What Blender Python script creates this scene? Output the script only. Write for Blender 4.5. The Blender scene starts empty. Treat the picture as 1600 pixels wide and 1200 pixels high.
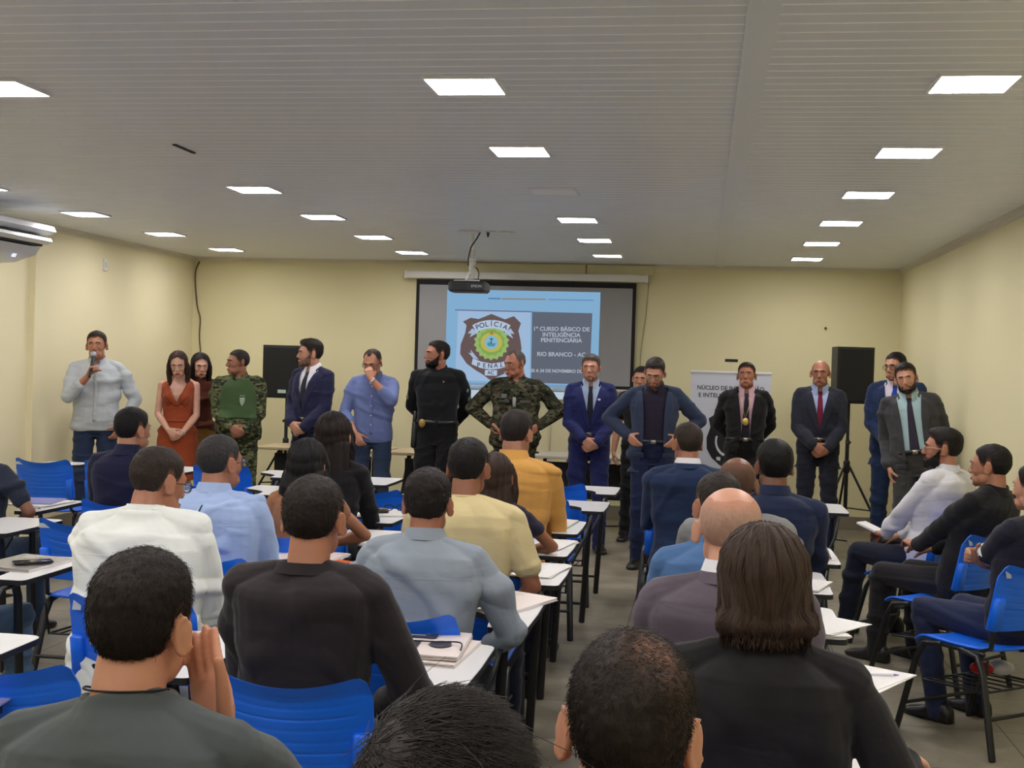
import bpy, math, random
import numpy as np
from mathutils import Vector, Matrix, noise
from mathutils.bvhtree import BVHTree

SC = bpy.context.scene
COL = SC.collection
PI = math.pi

# ------------------------------------------------------------------ camera, world, exposure
CAM_H, YAW, PITCH, ROLL, FPX = 1.65, .153, -.0168, .0300, 1923.0
cy_, sy_ = math.cos(YAW), math.sin(YAW)
_f = np.array([-sy_*math.cos(PITCH), cy_*math.cos(PITCH), math.sin(PITCH)])
_r0 = np.array([cy_, sy_, 0.0]); _u0 = np.cross(_r0, _f)
_r = math.cos(ROLL)*_r0 + math.sin(ROLL)*_u0
_u = -math.sin(ROLL)*_r0 + math.cos(ROLL)*_u0
cam_data = bpy.data.cameras.new('camera')
cam = bpy.data.objects.new('camera', cam_data)
COL.objects.link(cam)
cam_data.sensor_fit = 'HORIZONTAL'; cam_data.sensor_width = 36.0
cam_data.lens = FPX/1600.0*36.0
cam_data.clip_start = .05; cam_data.clip_end = 100
cam.matrix_world = Matrix(((_r[0], _u[0], -_f[0], 0), (_r[1], _u[1], -_f[1], 0), (_r[2], _u[2], -_f[2], CAM_H), (0, 0, 0, 1)))
SC.camera = cam
world = bpy.data.worlds.new('world'); SC.world = world; world.use_nodes = True
world.node_tree.nodes['Background'].inputs[0].default_value = (.5, .5, .5, 1)
world.node_tree.nodes['Background'].inputs[1].default_value = .02
SC.view_settings.view_transform = 'Standard'; SC.view_settings.look = 'None'
SC.view_settings.gamma = 1; SC.view_settings.use_curve_mapping = False
SC.view_settings.exposure = 0.16
PANEL_STRENGTH = 42.0
SC.cycles.max_bounces = 6; SC.cycles.diffuse_bounces = 4; SC.cycles.glossy_bounces = 3
SC.cycles.use_denoising = True

def ray(px, py):
    return _f + _r*((px-800)/FPX) + _u*((600-py)/FPX)
def at_y(px, py, Y):
    d = ray(px, py); return np.array([0, 0, CAM_H]) + d*(Y/d[1])
def at_z(px, py, z):
    d = ray(px, py); return np.array([0, 0, CAM_H]) + d*((z-CAM_H)/d[2])

# ------------------------------------------------------------------ materials
MATS = {}
def srgb(c):
    return tuple(((v/255)/12.92 if v/255 <= .04045 else ((v/255+.055)/1.055)**2.4) for v in c)
def _mat(name):
    m = bpy.data.materials.new(name); m.use_nodes = True
    nt = m.node_tree; b = nt.nodes['Principled BSDF']
    return m, nt, b
def N(nt, t, **kw):
    n = nt.nodes.new(t)
    for k, v in kw.items():
        if hasattr(n, k): setattr(n, k, v)
        else: n.inputs[k].default_value = v
    return n
def solid(name, rgb, rough=.5, metal=0, bump=0, bscale=200, var=0.0, spec=.5, vscale=8):
    key = (name, rgb, rough)
    if key in MATS: return MATS[key]
    m, nt, b = _mat(name)
    c = srgb(rgb) + (1,)
    b.inputs['Base Color'].default_value = c
    b.inputs['Roughness'].default_value = rough; b.inputs['Metallic'].default_value = metal
    b.inputs['Specular IOR Level'].default_value = spec
    tc = N(nt, 'ShaderNodeTexCoord')
    if var:
        n1 = N(nt, 'ShaderNodeTexNoise'); n1.inputs['Scale'].default_value = vscale; n1.inputs['Detail'].default_value = 4
        nt.links.new(tc.outputs['Object'], n1.inputs['Vector'])
        mx = N(nt, 'ShaderNodeMix', data_type='RGBA'); mx.inputs[6].default_value = tuple(v*(1-var) for v in c[:3])+(1,)
        mx.inputs[7].default_value = tuple(min(1, v*(1+var)) for v in c[:3])+(1,)
        nt.links.new(n1.outputs['Fac'], mx.inputs[0]); nt.links.new(mx.outputs[2], b.inputs['Base Color'])
    if bump:
        n2 = N(nt, 'ShaderNodeTexNoise'); n2.inputs['Scale'].default_value = bscale; n2.inputs['Detail'].default_value = 3
        nt.links.new(tc.outputs['Object'], n2.inputs['Vector'])
        bp = N(nt, 'ShaderNodeBump'); bp.inputs['Strength'].default_value = bump; bp.inputs['Distance'].default_value = .002
        nt.links.new(n2.outputs['Fac'], bp.inputs['Height']); nt.links.new(bp.outputs[0], b.inputs['Normal'])
    MATS[key] = m
    return m
def fabric(rgb, rough=.9, weave=700, wr=.3, name='fabric'):
    key = ('fabric', rgb, weave, wr)
    if key in MATS: return MATS[key]
    m, nt, b = _mat(name)
    c = srgb(rgb)
    tc = N(nt, 'ShaderNodeTexCoord')
    n0 = N(nt, 'ShaderNodeTexNoise'); n0.inputs['Scale'].default_value = 6; n0.inputs['Detail'].default_value = 5
    nw = N(nt, 'ShaderNodeTexNoise'); nw.inputs['Scale'].default_value = weave; nw.inputs['Detail'].default_value = 2
    mp = N(nt, 'ShaderNodeMapping'); mp.inputs['Scale'].default_value = (3, 3, 9)
    nf = N(nt, 'ShaderNodeTexNoise'); nf.inputs['Scale'].default_value = 1.8; nf.inputs['Detail'].default_value = 2; nf.inputs['Distortion'].default_value = .6
    nt.links.new(tc.outputs['Object'], n0.inputs['Vector']); nt.links.new(tc.outputs['Object'], nw.inputs['Vector'])
    nt.links.new(tc.outputs['Object'], mp.inputs[0]); nt.links.new(mp.outputs[0], nf.inputs['Vector'])
    ad = N(nt, 'ShaderNodeMath', operation='MULTIPLY_ADD'); ad.inputs[1].default_value = .5
    nt.links.new(nw.outputs['Fac'], ad.inputs[0]); nt.links.new(n0.outputs['Fac'], ad.inputs[2])
    mx = N(nt, 'ShaderNodeMix', data_type='RGBA')
    mx.inputs[6].default_value = tuple(v*.84 for v in c)+(1,); mx.inputs[7].default_value = tuple(min(1, v*1.1) for v in c)+(1,)
    nt.links.new(ad.outputs[0], mx.inputs[0]); nt.links.new(mx.outputs[2], b.inputs['Base Color'])
    b1 = N(nt, 'ShaderNodeBump'); b1.inputs['Strength'].default_value = wr; b1.inputs['Distance'].default_value = .02
    nt.links.new(nf.outputs['Fac'], b1.inputs['Height'])
    b2 = N(nt, 'ShaderNodeBump'); b2.inputs['Strength'].default_value = .25; b2.inputs['Distance'].default_value = .001
    nt.links.new(nw.outputs['Fac'], b2.inputs['Height']); nt.links.new(b1.outputs[0], b2.inputs['Normal'])
    nt.links.new(b2.outputs[0], b.inputs['Normal'])
    b.inputs['Roughness'].default_value = rough; b.inputs['Specular IOR Level'].default_value = .25
    b.inputs['Sheen Weight'].default_value = .12; b.inputs['Sheen Roughness'].default_value = .5
    MATS[key] = m
    return m
def camo(kind):
    key = ('camo', kind)
    if key in MATS: return MATS[key]
    m, nt, b = _mat('camouflage_fabric')
    pal = {'green': [(52, 60, 40), (92, 98, 66), (30, 34, 26), (120, 112, 84)],
           'olive': [(50, 52, 38), (84, 84, 64), (24, 25, 22), (72, 52, 40)]}[kind]
    tc = N(nt, 'ShaderNodeTexCoord')
    mp = N(nt, 'ShaderNodeMapping'); mp.inputs['Scale'].default_value = (1, 1, 1.7)
    nt.links.new(tc.outputs['Object'], mp.inputs[0])
    prev = None
    for i, (sc, th) in enumerate([(9, 0), (13, .52), (17, .57), (23, .61)]):
        if i == 0: prev = srgb(pal[0])+(1,); continue
        n1 = N(nt, 'ShaderNodeTexNoise'); n1.inputs['Scale'].default_value = sc; n1.inputs['Detail'].default_value = 3
        mo = N(nt, 'ShaderNodeMapping'); mo.inputs['Location'].default_value = (i*7.3, i*3.1, i*5.7)
        nt.links.new(mp.outputs[0], mo.inputs[0]); nt.links.new(mo.outputs[0], n1.inputs['Vector'])
        g = N(nt, 'ShaderNodeMath', operation='GREATER_THAN'); g.inputs[1].default_value = th
        nt.links.new(n1.outputs['Fac'], g.inputs[0])
        mx = N(nt, 'ShaderNodeMix', data_type='RGBA')
        if isinstance(prev, tuple): mx.inputs[6].default_value = prev
        else: nt.links.new(prev, mx.inputs[6])
        mx.inputs[7].default_value = srgb(pal[i])+(1,)
        nt.links.new(g.outputs[0], mx.inputs[0]); prev = mx.outputs[2]
    nt.links.new(prev, b.inputs['Base Color']); b.inputs['Roughness'].default_value = .95
    b.inputs['Specular IOR Level'].default_value = .2
    MATS[key] = m
    return m
def skin(rgb):
    key = ('skin', rgb)
    if key in MATS: return MATS[key]
    m, nt, b = _mat('skin')
    c = srgb(rgb)
    tc = N(nt, 'ShaderNodeTexCoord')
    n1 = N(nt, 'ShaderNodeTexNoise'); n1.inputs['Scale'].default_value = 14; n1.inputs['Detail'].default_value = 5
    nt.links.new(tc.outputs['Object'], n1.inputs['Vector'])
    mx = N(nt, 'ShaderNodeMix', data_type='RGBA')
    mx.inputs[6].default_value = (c[0]*.84, c[1]*.76, c[2]*.74, 1); mx.inputs[7].default_value = (min(1, c[0]*1.1), c[1]*1.12, c[2]*1.12, 1)
    nt.links.new(n1.outputs['Fac'], mx.inputs[0]); nt.links.new(mx.outputs[2], b.inputs['Base Color'])
    n2 = N(nt, 'ShaderNodeTexNoise'); n2.inputs['Scale'].default_value = 260; n2.inputs['Detail'].default_value = 3
    nt.links.new(tc.outputs['Object'], n2.inputs['Vector'])
    bp = N(nt, 'ShaderNodeBump'); bp.inputs['Strength'].default_value = .18; bp.inputs['Distance'].default_value = .001
    nt.links.new(n2.outputs['Fac'], bp.inputs['Height']); nt.links.new(bp.outputs[0], b.inputs['Normal'])
    b.inputs['Roughness'].default_value = .43; b.inputs['Specular IOR Level'].default_value = .45
    b.inputs['Subsurface Weight'].default_value = .12; b.inputs['Subsurface Radius'].default_value = (.6, .25, .15)
    b.inputs['Subsurface Scale'].default_value = .01
    MATS[key] = m
    return m
def hairmat(rgb, skn, long=False):
    key = ('hair', rgb, skn, long)
    if key in MATS: return MATS[key]
    m, nt, b = _mat('hair')
    c = srgb(rgb); s = srgb(skn)
    tc = N(nt, 'ShaderNodeTexCoord')
    mp = N(nt, 'ShaderNodeMapping'); mp.inputs['Scale'].default_value = (130, 130, 6) if long else (90, 90, 40)
    n1 = N(nt, 'ShaderNodeTexNoise'); n1.inputs['Scale'].default_value = 1; n1.inputs['Detail'].default_value = 5; n1.inputs['Distortion'].default_value = .6
    nt.links.new(tc.outputs['Object'], mp.inputs[0]); nt.links.new(mp.outputs[0], n1.inputs['Vector'])
    mx = N(nt, 'ShaderNodeMix', data_type='RGBA')
    mx.inputs[6].default_value = tuple(v*.40 for v in c)+(1,); mx.inputs[7].default_value = tuple(min(1, v*1.25+.001) for v in c)+(1,)
    nt.links.new(n1.outputs['Fac'], mx.inputs[0])
    at = N(nt, 'ShaderNodeAttribute'); at.attribute_name = 'thin'
    m2 = N(nt, 'ShaderNodeMix', data_type='RGBA'); m2.inputs[7].default_value = tuple(v*q for v, q in zip(s, (.80, .74, .72)))+(1,)
    nt.links.new(at.outputs['Fac'], m2.inputs[0]); nt.links.new(mx.outputs[2], m2.inputs[6])
    nt.links.new(m2.outputs[2], b.inputs['Base Color'])
    bp = N(nt, 'ShaderNodeBump'); bp.inputs['Strength'].default_value = .6; bp.inputs['Distance'].default_value = .004
    nt.links.new(n1.outputs['Fac'], bp.inputs['Height']); nt.links.new(bp.outputs[0], b.inputs['Normal'])
    b.inputs['Roughness'].default_value = .5 if long else .6; b.inputs['Specular IOR Level'].default_value = .22
    MATS[key] = m
    return m
def emit(name, rgb, strength):
    key = (name, rgb, strength)
    if key in MATS: return MATS[key]
    m, nt, b = _mat(name)
    b.inputs['Base Color'].default_value = (0, 0, 0, 1) if strength < 3 else (.8, .8, .8, 1)
    b.inputs['Specular IOR Level'].default_value = 0.1
    b.inputs['Emission Color'].default_value = srgb(rgb)+(1,); b.inputs['Emission Strength'].default_value = strength
    MATS[key] = m
    return m
def glassmat():
    if 'glass' in MATS: return MATS['glass']
    m, nt, b = _mat('lens_glass')
    b.inputs['Base Color'].default_value = (.95, .97, 1, 1); b.inputs['Roughness'].default_value = .03
    b.inputs['Transmission Weight'].default_value = 1; b.inputs['IOR'].default_value = 1.1; b.inputs['Alpha'].default_value = .35
    MATS['glass'] = m
    return m

# ------------------------------------------------------------------ mesh helpers
def V3(*a): return np.array(a, float)
def nrm(v):
    v = np.asarray(v, float); n = np.linalg.norm(v); return v/n if n > 1e-9 else v
def rx(a): c, s = math.cos(a), math.sin(a); return np.array([[1, 0, 0], [0, c, -s], [0, s, c]])
def ry(a): c, s = math.cos(a), math.sin(a); return np.array([[c, 0, s], [0, 1, 0], [-s, 0, c]])
def rz(a): c, s = math.cos(a), math.sin(a); return np.array([[c, -s, 0], [s, c, 0], [0, 0, 1]])
D = math.radians

class MB:
    def __init__(s): s.v = []; s.f = []; s.m = []; s.n = 0
    def add(s, vs, fs, mi=0, M=None, o=None):
        vs = np.asarray(vs, float).reshape(-1, 3)
        if M is not None: vs = vs @ np.asarray(M).T
        if o is not None: vs = vs + np.asarray(o)
        s.v.append(vs); s.f += [tuple(i+s.n for i in f) for f in fs]; s.m += [mi]*len(fs); s.n += len(vs)
        return s
    def join(s, other, M=None, o=None, mi=None):
        for vs in [np.vstack(other.v)] if other.v else []:
            if M is not None: vs = vs @ np.asarray(M).T
            if o is not None: vs = vs + np.asarray(o)
            s.v.append(vs); s.f += [tuple(i+s.n for i in f) for f in other.f]
            s.m += other.m if mi is None else [mi]*len(other.f); s.n += len(vs)
        return s
    def mesh(s, name, mats, smooth=True):
        me = bpy.data.meshes.new(name)
        me.from_pydata(np.vstack(s.v).tolist() if s.v else [], [], s.f)
        for m in (mats if isinstance(mats, (list, tuple)) else [mats]): me.materials.append(m)
        if any(s.m): me.polygons.foreach_set('material_index', s.m)
        if smooth: me.polygons.foreach_set('use_smooth', [True]*len(me.polygons))
        me.update()
        return me
def link(name, me, parent=None, loc=None, rot=None):
    o = bpy.data.objects.new(name, me); COL.objects.link(o)
    if parent is not None: o.parent = parent
    if loc is not None: o.location = loc
    if rot is not None: o.rotation_euler = (0, 0, rot) if not hasattr(rot, '__len__') else rot
    return o
def tag(o, label, cat, group=None):
    o['label'] = label; o['category'] = cat
    if group: o['group'] = group
    return o
def structure(o): o['kind'] = 'structure'; return o
def autosmooth(o, ang=35):
    me = o.data
    try:
        me.set_sharp_from_angle(angle=D(ang))
    except Exception: pass
    return o

def ringfaces(k, n, closed=True):
    fs = []
    for i in range(k-1):
        for j in range(n if closed else n-1):
            a = i*n+j; b = i*n+(j+1) % n
            fs.append((a, b, b+n, a+n))
    return fs
def loft(rings, caps=True):
    n = len(rings[0]); vs = np.vstack(rings); fs = ringfaces(len(rings), n)
    if caps: fs = fs+[tuple(range(n))[::-1], tuple((len(rings)-1)*n+j for j in range(n))]
    return vs, fs
def ellring(c, U, V, a, b, n=20, e=2.0, b2=None):
    t = np.linspace(0, 2*PI, n, endpoint=False); ct, st = np.cos(t), np.sin(t)
    x = np.sign(ct)*np.abs(ct)**(2/e)*a; y = np.sign(st)*np.abs(st)**(2/e)
    y = np.where(y > 0, y*b, y*(b if b2 is None else b2))
    return np.asarray(c)+np.outer(x, U)+np.outer(y, V)
def tube(pts, rad, n=14, caps='round', ref=None):
    pts = [np.asarray(p, float) for p in pts]; k = len(pts)
    rad = [(r, r) if not hasattr(r, '__len__') else r for r in (rad if hasattr(rad, '__len__') and not (len(rad) == 2 and k != 2) else [rad]*k)]
    ts = []
    for i in range(k):
        a = pts[max(0, i-1)]; b = pts[min(k-1, i+1)]; ts.append(nrm(b-a))
    ref = np.array([0, 0, 1.]) if ref is None else np.asarray(ref, float)
    if abs(ref @ ts[0]) > .95: ref = np.array([1., 0, 0]) if abs(ts[0][0]) < .9 else np.array([0, 1., 0])
    U = nrm(np.cross(ts[0], ref)); rings = []
    def ring(c, t, U, r): return ellring(c, U, np.cross(t, U), r[0], r[1], n)
    for i in range(k):
        U = nrm(U-(U @ ts[i])*ts[i])
        if i == 0 and caps == 'round':
            for q in (.15, .45, .8):
                w = math.sqrt(1-(1-q)**2); rings.append(ring(pts[0]-ts[0]*rad[0][0]*(1-q), ts[0], U, (rad[0][0]*w, rad[0][1]*w)))
        rings.append(ring(pts[i], ts[i], U, rad[i]))
        if i == k-1 and caps == 'round':
            for q in (.8, .45, .15):
                w = math.sqrt(1-(1-q)**2); rings.append(ring(pts[i]+ts[i]*rad[i][0]*(1-q), ts[i], U, (rad[i][0]*w, rad[i][1]*w)))
    return loft(rings)
def ellipsoid(c, r, M=None, n=18, m=12):
    rings = []
    for i in range(1, m):
        t = PI*i/m
        rings.append(ellring((0, 0, -math.cos(t)*r[2]), (1, 0, 0), (0, 1, 0), math.sin(t)*r[0], math.sin(t)*r[1], n))
    vs, fs = loft(rings, caps=False)
    b = len(vs); vs = np.vstack([vs, [[0, 0, -r[2]], [0, 0, r[2]]]])
    for j in range(n):
        fs.append((j, b, (j+1) % n)); fs.append(((m-2)*n+j, (m-2)*n+(j+1) % n, b+1))
    if M is not None: vs = vs @ np.asarray(M).T
    return vs+np.asarray(c), fs
def box(c, s, M=None):
    x, y, z = s[0]/2, s[1]/2, s[2]/2
    vs = np.array([(-x, -y, -z), (x, -y, -z), (x, y, -z), (-x, y, -z), (-x, -y, z), (x, -y, z), (x, y, z), (-x, y, z)])
    if M is not None: vs = vs @ np.asarray(M).T
    return vs+np.asarray(c), [(0, 3, 2, 1), (4, 5, 6, 7), (0, 1, 5, 4), (1, 2, 6, 5), (2, 3, 7, 6), (3, 0, 4, 7)]
def rbox(c, s, r=.01, M=None, n=4):
    """box with rounded vertical edges and eased top/bottom"""
    x, y, z = s[0]/2, s[1]/2, s[2]/2; r = min(r, x*.99, y*.99)
    def ring(zz, ins):
        p = []
        for (cx, cyy, a0) in ((x-r, y-r, 0), (-x+r, y-r, 90), (-x+r, -y+r, 180), (x-r, -y+r, 270)):
            for q in range(n+1):
                a = D(a0+90*q/n); rr = max(r-ins, .0005); p.append((cx+rr*math.cos(a)+0*ins, cyy+rr*math.sin(a), zz))
        return np.array(p)
    e = min(r*.5, z*.5)
    vs, fs = loft([ring(-z, e), ring(-z+e, 0), ring(z-e, 0), ring(z, e)])
    if M is not None: vs = vs @ np.asarray(M).T
    return vs+np.asarray(c), fs
def prism(poly, z0, z1):
    n = len(poly); vs = [(p[0], p[1], z0) for p in poly]+[(p[0], p[1], z1) for p in poly]
    return vs, [tuple(range(n))[::-1], tuple(range(n, 2*n))]+[(i, (i+1) % n, (i+1) % n+n, i+n) for i in range(n)]

PRE = {}
def fuse(mb, name, mat, voxel=.006, smooth=3, disp=None, cut=None, inward=None):
    """one continuous surface from overlapping closed pieces"""
    me = mb.mesh(name+'_src', [])
    o = bpy.data.objects.new('tmp', me); COL.objects.link(o)
    md = o.modifiers.new('r', 'REMESH'); md.mode = 'VOXEL'; md.voxel_size = voxel; md.use_smooth_shade = True
    if smooth:
        s = o.modifiers.new('s', 'SMOOTH'); s.factor = .5; s.iterations = smooth
    dg = bpy.context.evaluated_depsgraph_get(); dg.update()
    out = bpy.data.meshes.new_from_object(o.evaluated_get(dg))
    bpy.data.objects.remove(o); bpy.data.meshes.remove(me)
    out.name = name
    if disp is not None:
        n = len(out.vertices); co = np.empty(n*3, 'f'); out.vertices.foreach_get('co', co); co = co.reshape(-1, 3)
        no = np.empty(n*3, 'f'); out.vertices.foreach_get('normal', no); no = no.reshape(-1, 3)
        co = co+no*disp(co)[:, None].astype('f'); out.vertices.foreach_set('co', co.ravel())
    if cut is not None:
        import bmesh
        PRE['b'] = BVHTree.FromPolygons([v.co.copy() for v in out.vertices], [tuple(p.vertices) for p in out.polygons])
        bm = bmesh.new(); bm.from_mesh(out); bm.verts.ensure_lookup_table()
        co = np.array([v.co[:] for v in bm.verts]); kill = cut(co)
        bmesh.ops.delete(bm, geom=[v for v, k in zip(bm.verts, kill) if k], context='VERTS')
        bm.to_mesh(out); bm.free()
    out.materials.clear(); out.materials.append(mat)
    out.polygons.foreach_set('use_smooth', [True]*len(out.polygons)); out.update()
    return out
def folds(amp, seed, zscale=1.0):
    rg = np.random.RandomState(seed)
    ks = []
    for i in range(5):
        lam = rg.uniform(.07, .2); a = rg.normal(0, .5); b = rg.normal(0, .35)
        k = np.array([math.sin(a), math.sin(b)*.6, math.cos(a)*zscale])*2*PI/lam
        ks.append((k, rg.uniform(0, 6.28), rg.uniform(.5, 1), rg.uniform(3, 7, 3), rg.uniform(0, 6, 3)))
    def f(co):
        co = co.astype(float); t = np.zeros(len(co))
        for k, ph, a, wk, wp in ks:
            w = 1.1*np.sin(co[:, 0]*wk[0]+wp[0])+1.1*np.sin(co[:, 2]*wk[1]+wp[1])+.9*np.sin(co[:, 1]*wk[2]+wp[2])
            m = .5+.5*np.sin(co @ (k*.23)+wp[0]*2+w)
            t += a*m*((.5+.5*np.sin(co @ (k*.8)+ph+w))**2)
        return np.maximum((t-.75)*amp*.95, -.0025)
    return f
# ------------------------------------------------------------------ people
# torso profile along the spine: s, half width, front depth, back depth, y offset
TORSO_M = [(-.09, .120, .075, .100, -.005), (-.03, .162, .100, .118, -.005), (.04, .165, .108, .112, .0), (.12, .150, .105, .092, .0),
           (.20, .150, .108, .092, .0), (.29, .162, .112, .100, -.004), (.37, .174, .112, .110, -.008), (.43, .176, .100, .112, -.012),
           (.475, .165, .080, .100, -.016), (.51, .125, .058, .082, -.020), (.535, .075, .050, .062, -.020), (.555, .058, .050, .052, -.016)]
TORSO_F = [(-.09, .125, .075, .105, -.005), (-.03, .172, .098, .125, -.005), (.04, .165, .098, .112, .0), (.12, .128, .085, .078, .0),
           (.20, .122, .085, .076, .0), (.29, .138, .095, .086, -.002), (.37, .150, .100, .094, -.006), (.43, .150, .088, .098, -.010),
           (.475, .140, .068, .088, -.014), (.51, .100, .050, .070, -.018), (.535, .062, .044, .052, -.018), (.555, .050, .046, .048, -.014)]

class Fig: pass

def head_pieces(mb, Hd, hs, ears=True, w=1.0, fem=False, nose=1.0):
    """Hd(p) maps head coordinates (origin at ear level, +Y = face) to figure coordinates"""
    R = Hd.R
    def E(c, r, M=None, n=22, m=14):
        vs, fs = ellipsoid((0, 0, 0), np.array(r)*hs*np.array([w, 1, 1]), M, n, m)
        mb.add(vs @ R.T+Hd(np.array(c)*np.array([w, 1, 1])), fs)
    E((0, -.012, .032), (.077, .098, .084), n=32, m=20)
    E((0, .022, .010), (.069, .072, .088), n=28, m=18)
    g = .90 if fem else 1.0
    E((0, .030, -.055), (.053*g, .058, .052))
    E((0, .070, -.088), (.022*g, .022, .019)); E((0, .046, -.052), (.042*g, .043, .036))
    for s in (-1, 1):
        E((s*.037, .050, -.020), (.024, .029, .026)); E((s*.046*g, .014, -.056), (.018, .034, .032*g)); E((s*.028*g, .044, -.070), (.022*g, .040, .024))
    def T(pts, r, **k):
        vs, fs = tube([Hd(np.array(p)*np.array([w, 1, 1])) for p in pts], [x*hs for x in r], **k); mb.add(vs, fs)
    T([(-.045, .072, .026), (-.020, .090, .029), (0, .093, .026), (.020, .090, .029), (.045, .072, .026)], [.008, .0095, .009, .0095, .008])
    T([(0, .088, .018), (0, .097, .0), (0, .108*nose, -.024)], [.0075, .009, .0115])
    E((-.012, .100, -.030), (.0085, .010, .0085)); E((.012, .100, -.030), (.0085, .010, .0085))
    E((0, .086, -.058), (.024, .013, .007)); E((0, .084, -.068), (.020, .012, .007))
    if ears:
        for s in (-1, 1):
            M = rz(s*D(-34)) @ rx(D(-8))
            E((s*.0845, -.014, -.004), (.006, .018, .031), M)
            pts = []
            for a in np.linspace(-150, 95, 10):
                q = np.array([0, -.017*math.cos(D(a+180))*-1, .030*math.sin(D(a))]); q[1] = -.018*math.cos(D(a-10))
                pts.append(M @ q+np.array([s*.0865, -.015, -.002]))
            T(pts, [.0042]*10, n=8)
            E((s*.078, .001, -.026), (.006, .009, .010))

def hand_pieces(mb, W, d, n, side, s=1.0, curl=(35, 38, 42, 48), spread=4, thumb=(35, 20), thin=1.0):
    """W wrist, d finger direction, n palm-facing direction; side +1 = right hand"""
    d = nrm(d); n = nrm(np.asarray(n)-(np.asarray(n) @ d)*d); t = np.cross(d, n)*side   # t points to the thumb side
    W = np.asarray(W, float)
    def T(pts, r, **k): vs, fs = tube(pts, [x*s if not hasattr(x, '__len__') else (x[0]*s, x[1]*s) for x in r], **k); mb.add(vs, fs)
    rings = []
    for q, hw, th in ((-.012, .026, .019), (.01, .029, .018), (.035, .039, .0165), (.065, .042, .0145), (.088, .041, .0115), (.097, .036, .008)):
        rings.append(ellring(W+d*q*s, t, n, hw*s, th*s, 16, 2.6))
    mb.add(*loft(rings))
    L = (.076, .084, .078, .062); fx = (.030, .0105, -.010, -.029)
    for i in range(4):
        b = W+(d*.085+t*fx[i])*s; a = D(-spread*(i-1.5)*-1); dd = nrm(d*math.cos(a)+t*math.sin(a)*(1 if i < 2 else 1))
        c = D(curl[i]); pts = [b, ]; p = b; cur = c*.75
        for j, fr in enumerate((.45, .30, .25)):
            v = dd*math.cos(cur)+n*math.sin(cur); p = p+v*L[i]*fr*s; pts.append(p); cur += c*(1.0 if j == 0 else .6)
        T(pts, [.0092*thin, .0085*thin, .0078*thin, .0068*thin], n=10)
    a, c = D(thumb[0]), D(thumb[1])
    b = W+(d*.020+t*.024+n*.006)*s; v = nrm(d*math.cos(a)+t*math.sin(a)+n*.35)
    p1 = b+v*.042*s; v2 = nrm(v+n*math.sin(c)); p2 = p1+v2*.032*s; v3 = nrm(v2+n*math.sin(c)*.8-t*.15); p3 = p2+v3*.024*s
    T([b, p1, p2, p3], [.0135, .0115, .0098, .0080], n=10)

def ik(S, W, l1, l2, pole):
    d = W-S; L = np.linalg.norm(d); Dm = min(L, l1+l2-.004); u = d/L; W = S+u*Dm
    a = (l1*l1-l2*l2+Dm*Dm)/(2*Dm); h = math.sqrt(max(l1*l1-a*a, 0)); p = np.asarray(pole, float); p = nrm(p-(p @ u)*u)
    return S+u*a+p*h, W

ICO = {}
def ico(sub):
    if sub not in ICO:
        import bmesh
        bm = bmesh.new(); bmesh.ops.create_icosphere(bm, subdivisions=sub, radius=1)
        ICO[sub] = (np.array([v.co[:] for v in bm.verts]), [tuple(v.index for v in f.verts) for f in bm.faces]); bm.free()
    return ICO[sub]
def sstep(a, b, x):
    t = np.clip((x-a)/(b-a+1e-12), 0, 1); return t*t*(3-2*t)
def interp_az(az, tab):
    return np.interp(az, [t[0] for t in tab], [t[1] for t in tab])

def skull(Hd, hs, w):
    mb = MB()
    head_pieces(mb, Hd, hs, ears=False, w=w)
    vs = np.vstack(mb.v); return BVHTree.FromPolygons([Vector(v) for v in vs], mb.f)

HAIRLINE = {  # azimuth from the face (0) to the nape (180) -> height of the edge of the hair
    'short': [(0, .066), (20, .066), (35, .060), (48, .048), (60, .010), (80, -.020), (88, .012), (102, .014), (112, -.036), (135, -.088), (180, -.104)],
    'receding': [(0, .078), (15, .082), (30, .098), (45, .085), (58, .035), (68, .020), (80, -.012), (88, .012), (102, .014), (112, -.036), (135, -.086), (180, -.100)],
    'balding': [(0, .13), (60, .13), (72, .06), (80, -.005), (88, .012), (102, .014), (112, -.036), (135, -.084), (180, -.098)],
    'woman': [(0, .068), (25, .066), (45, .055), (60, .04), (75, .01), (90, -.02), (115, -.05), (180, -.09)]}

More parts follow.
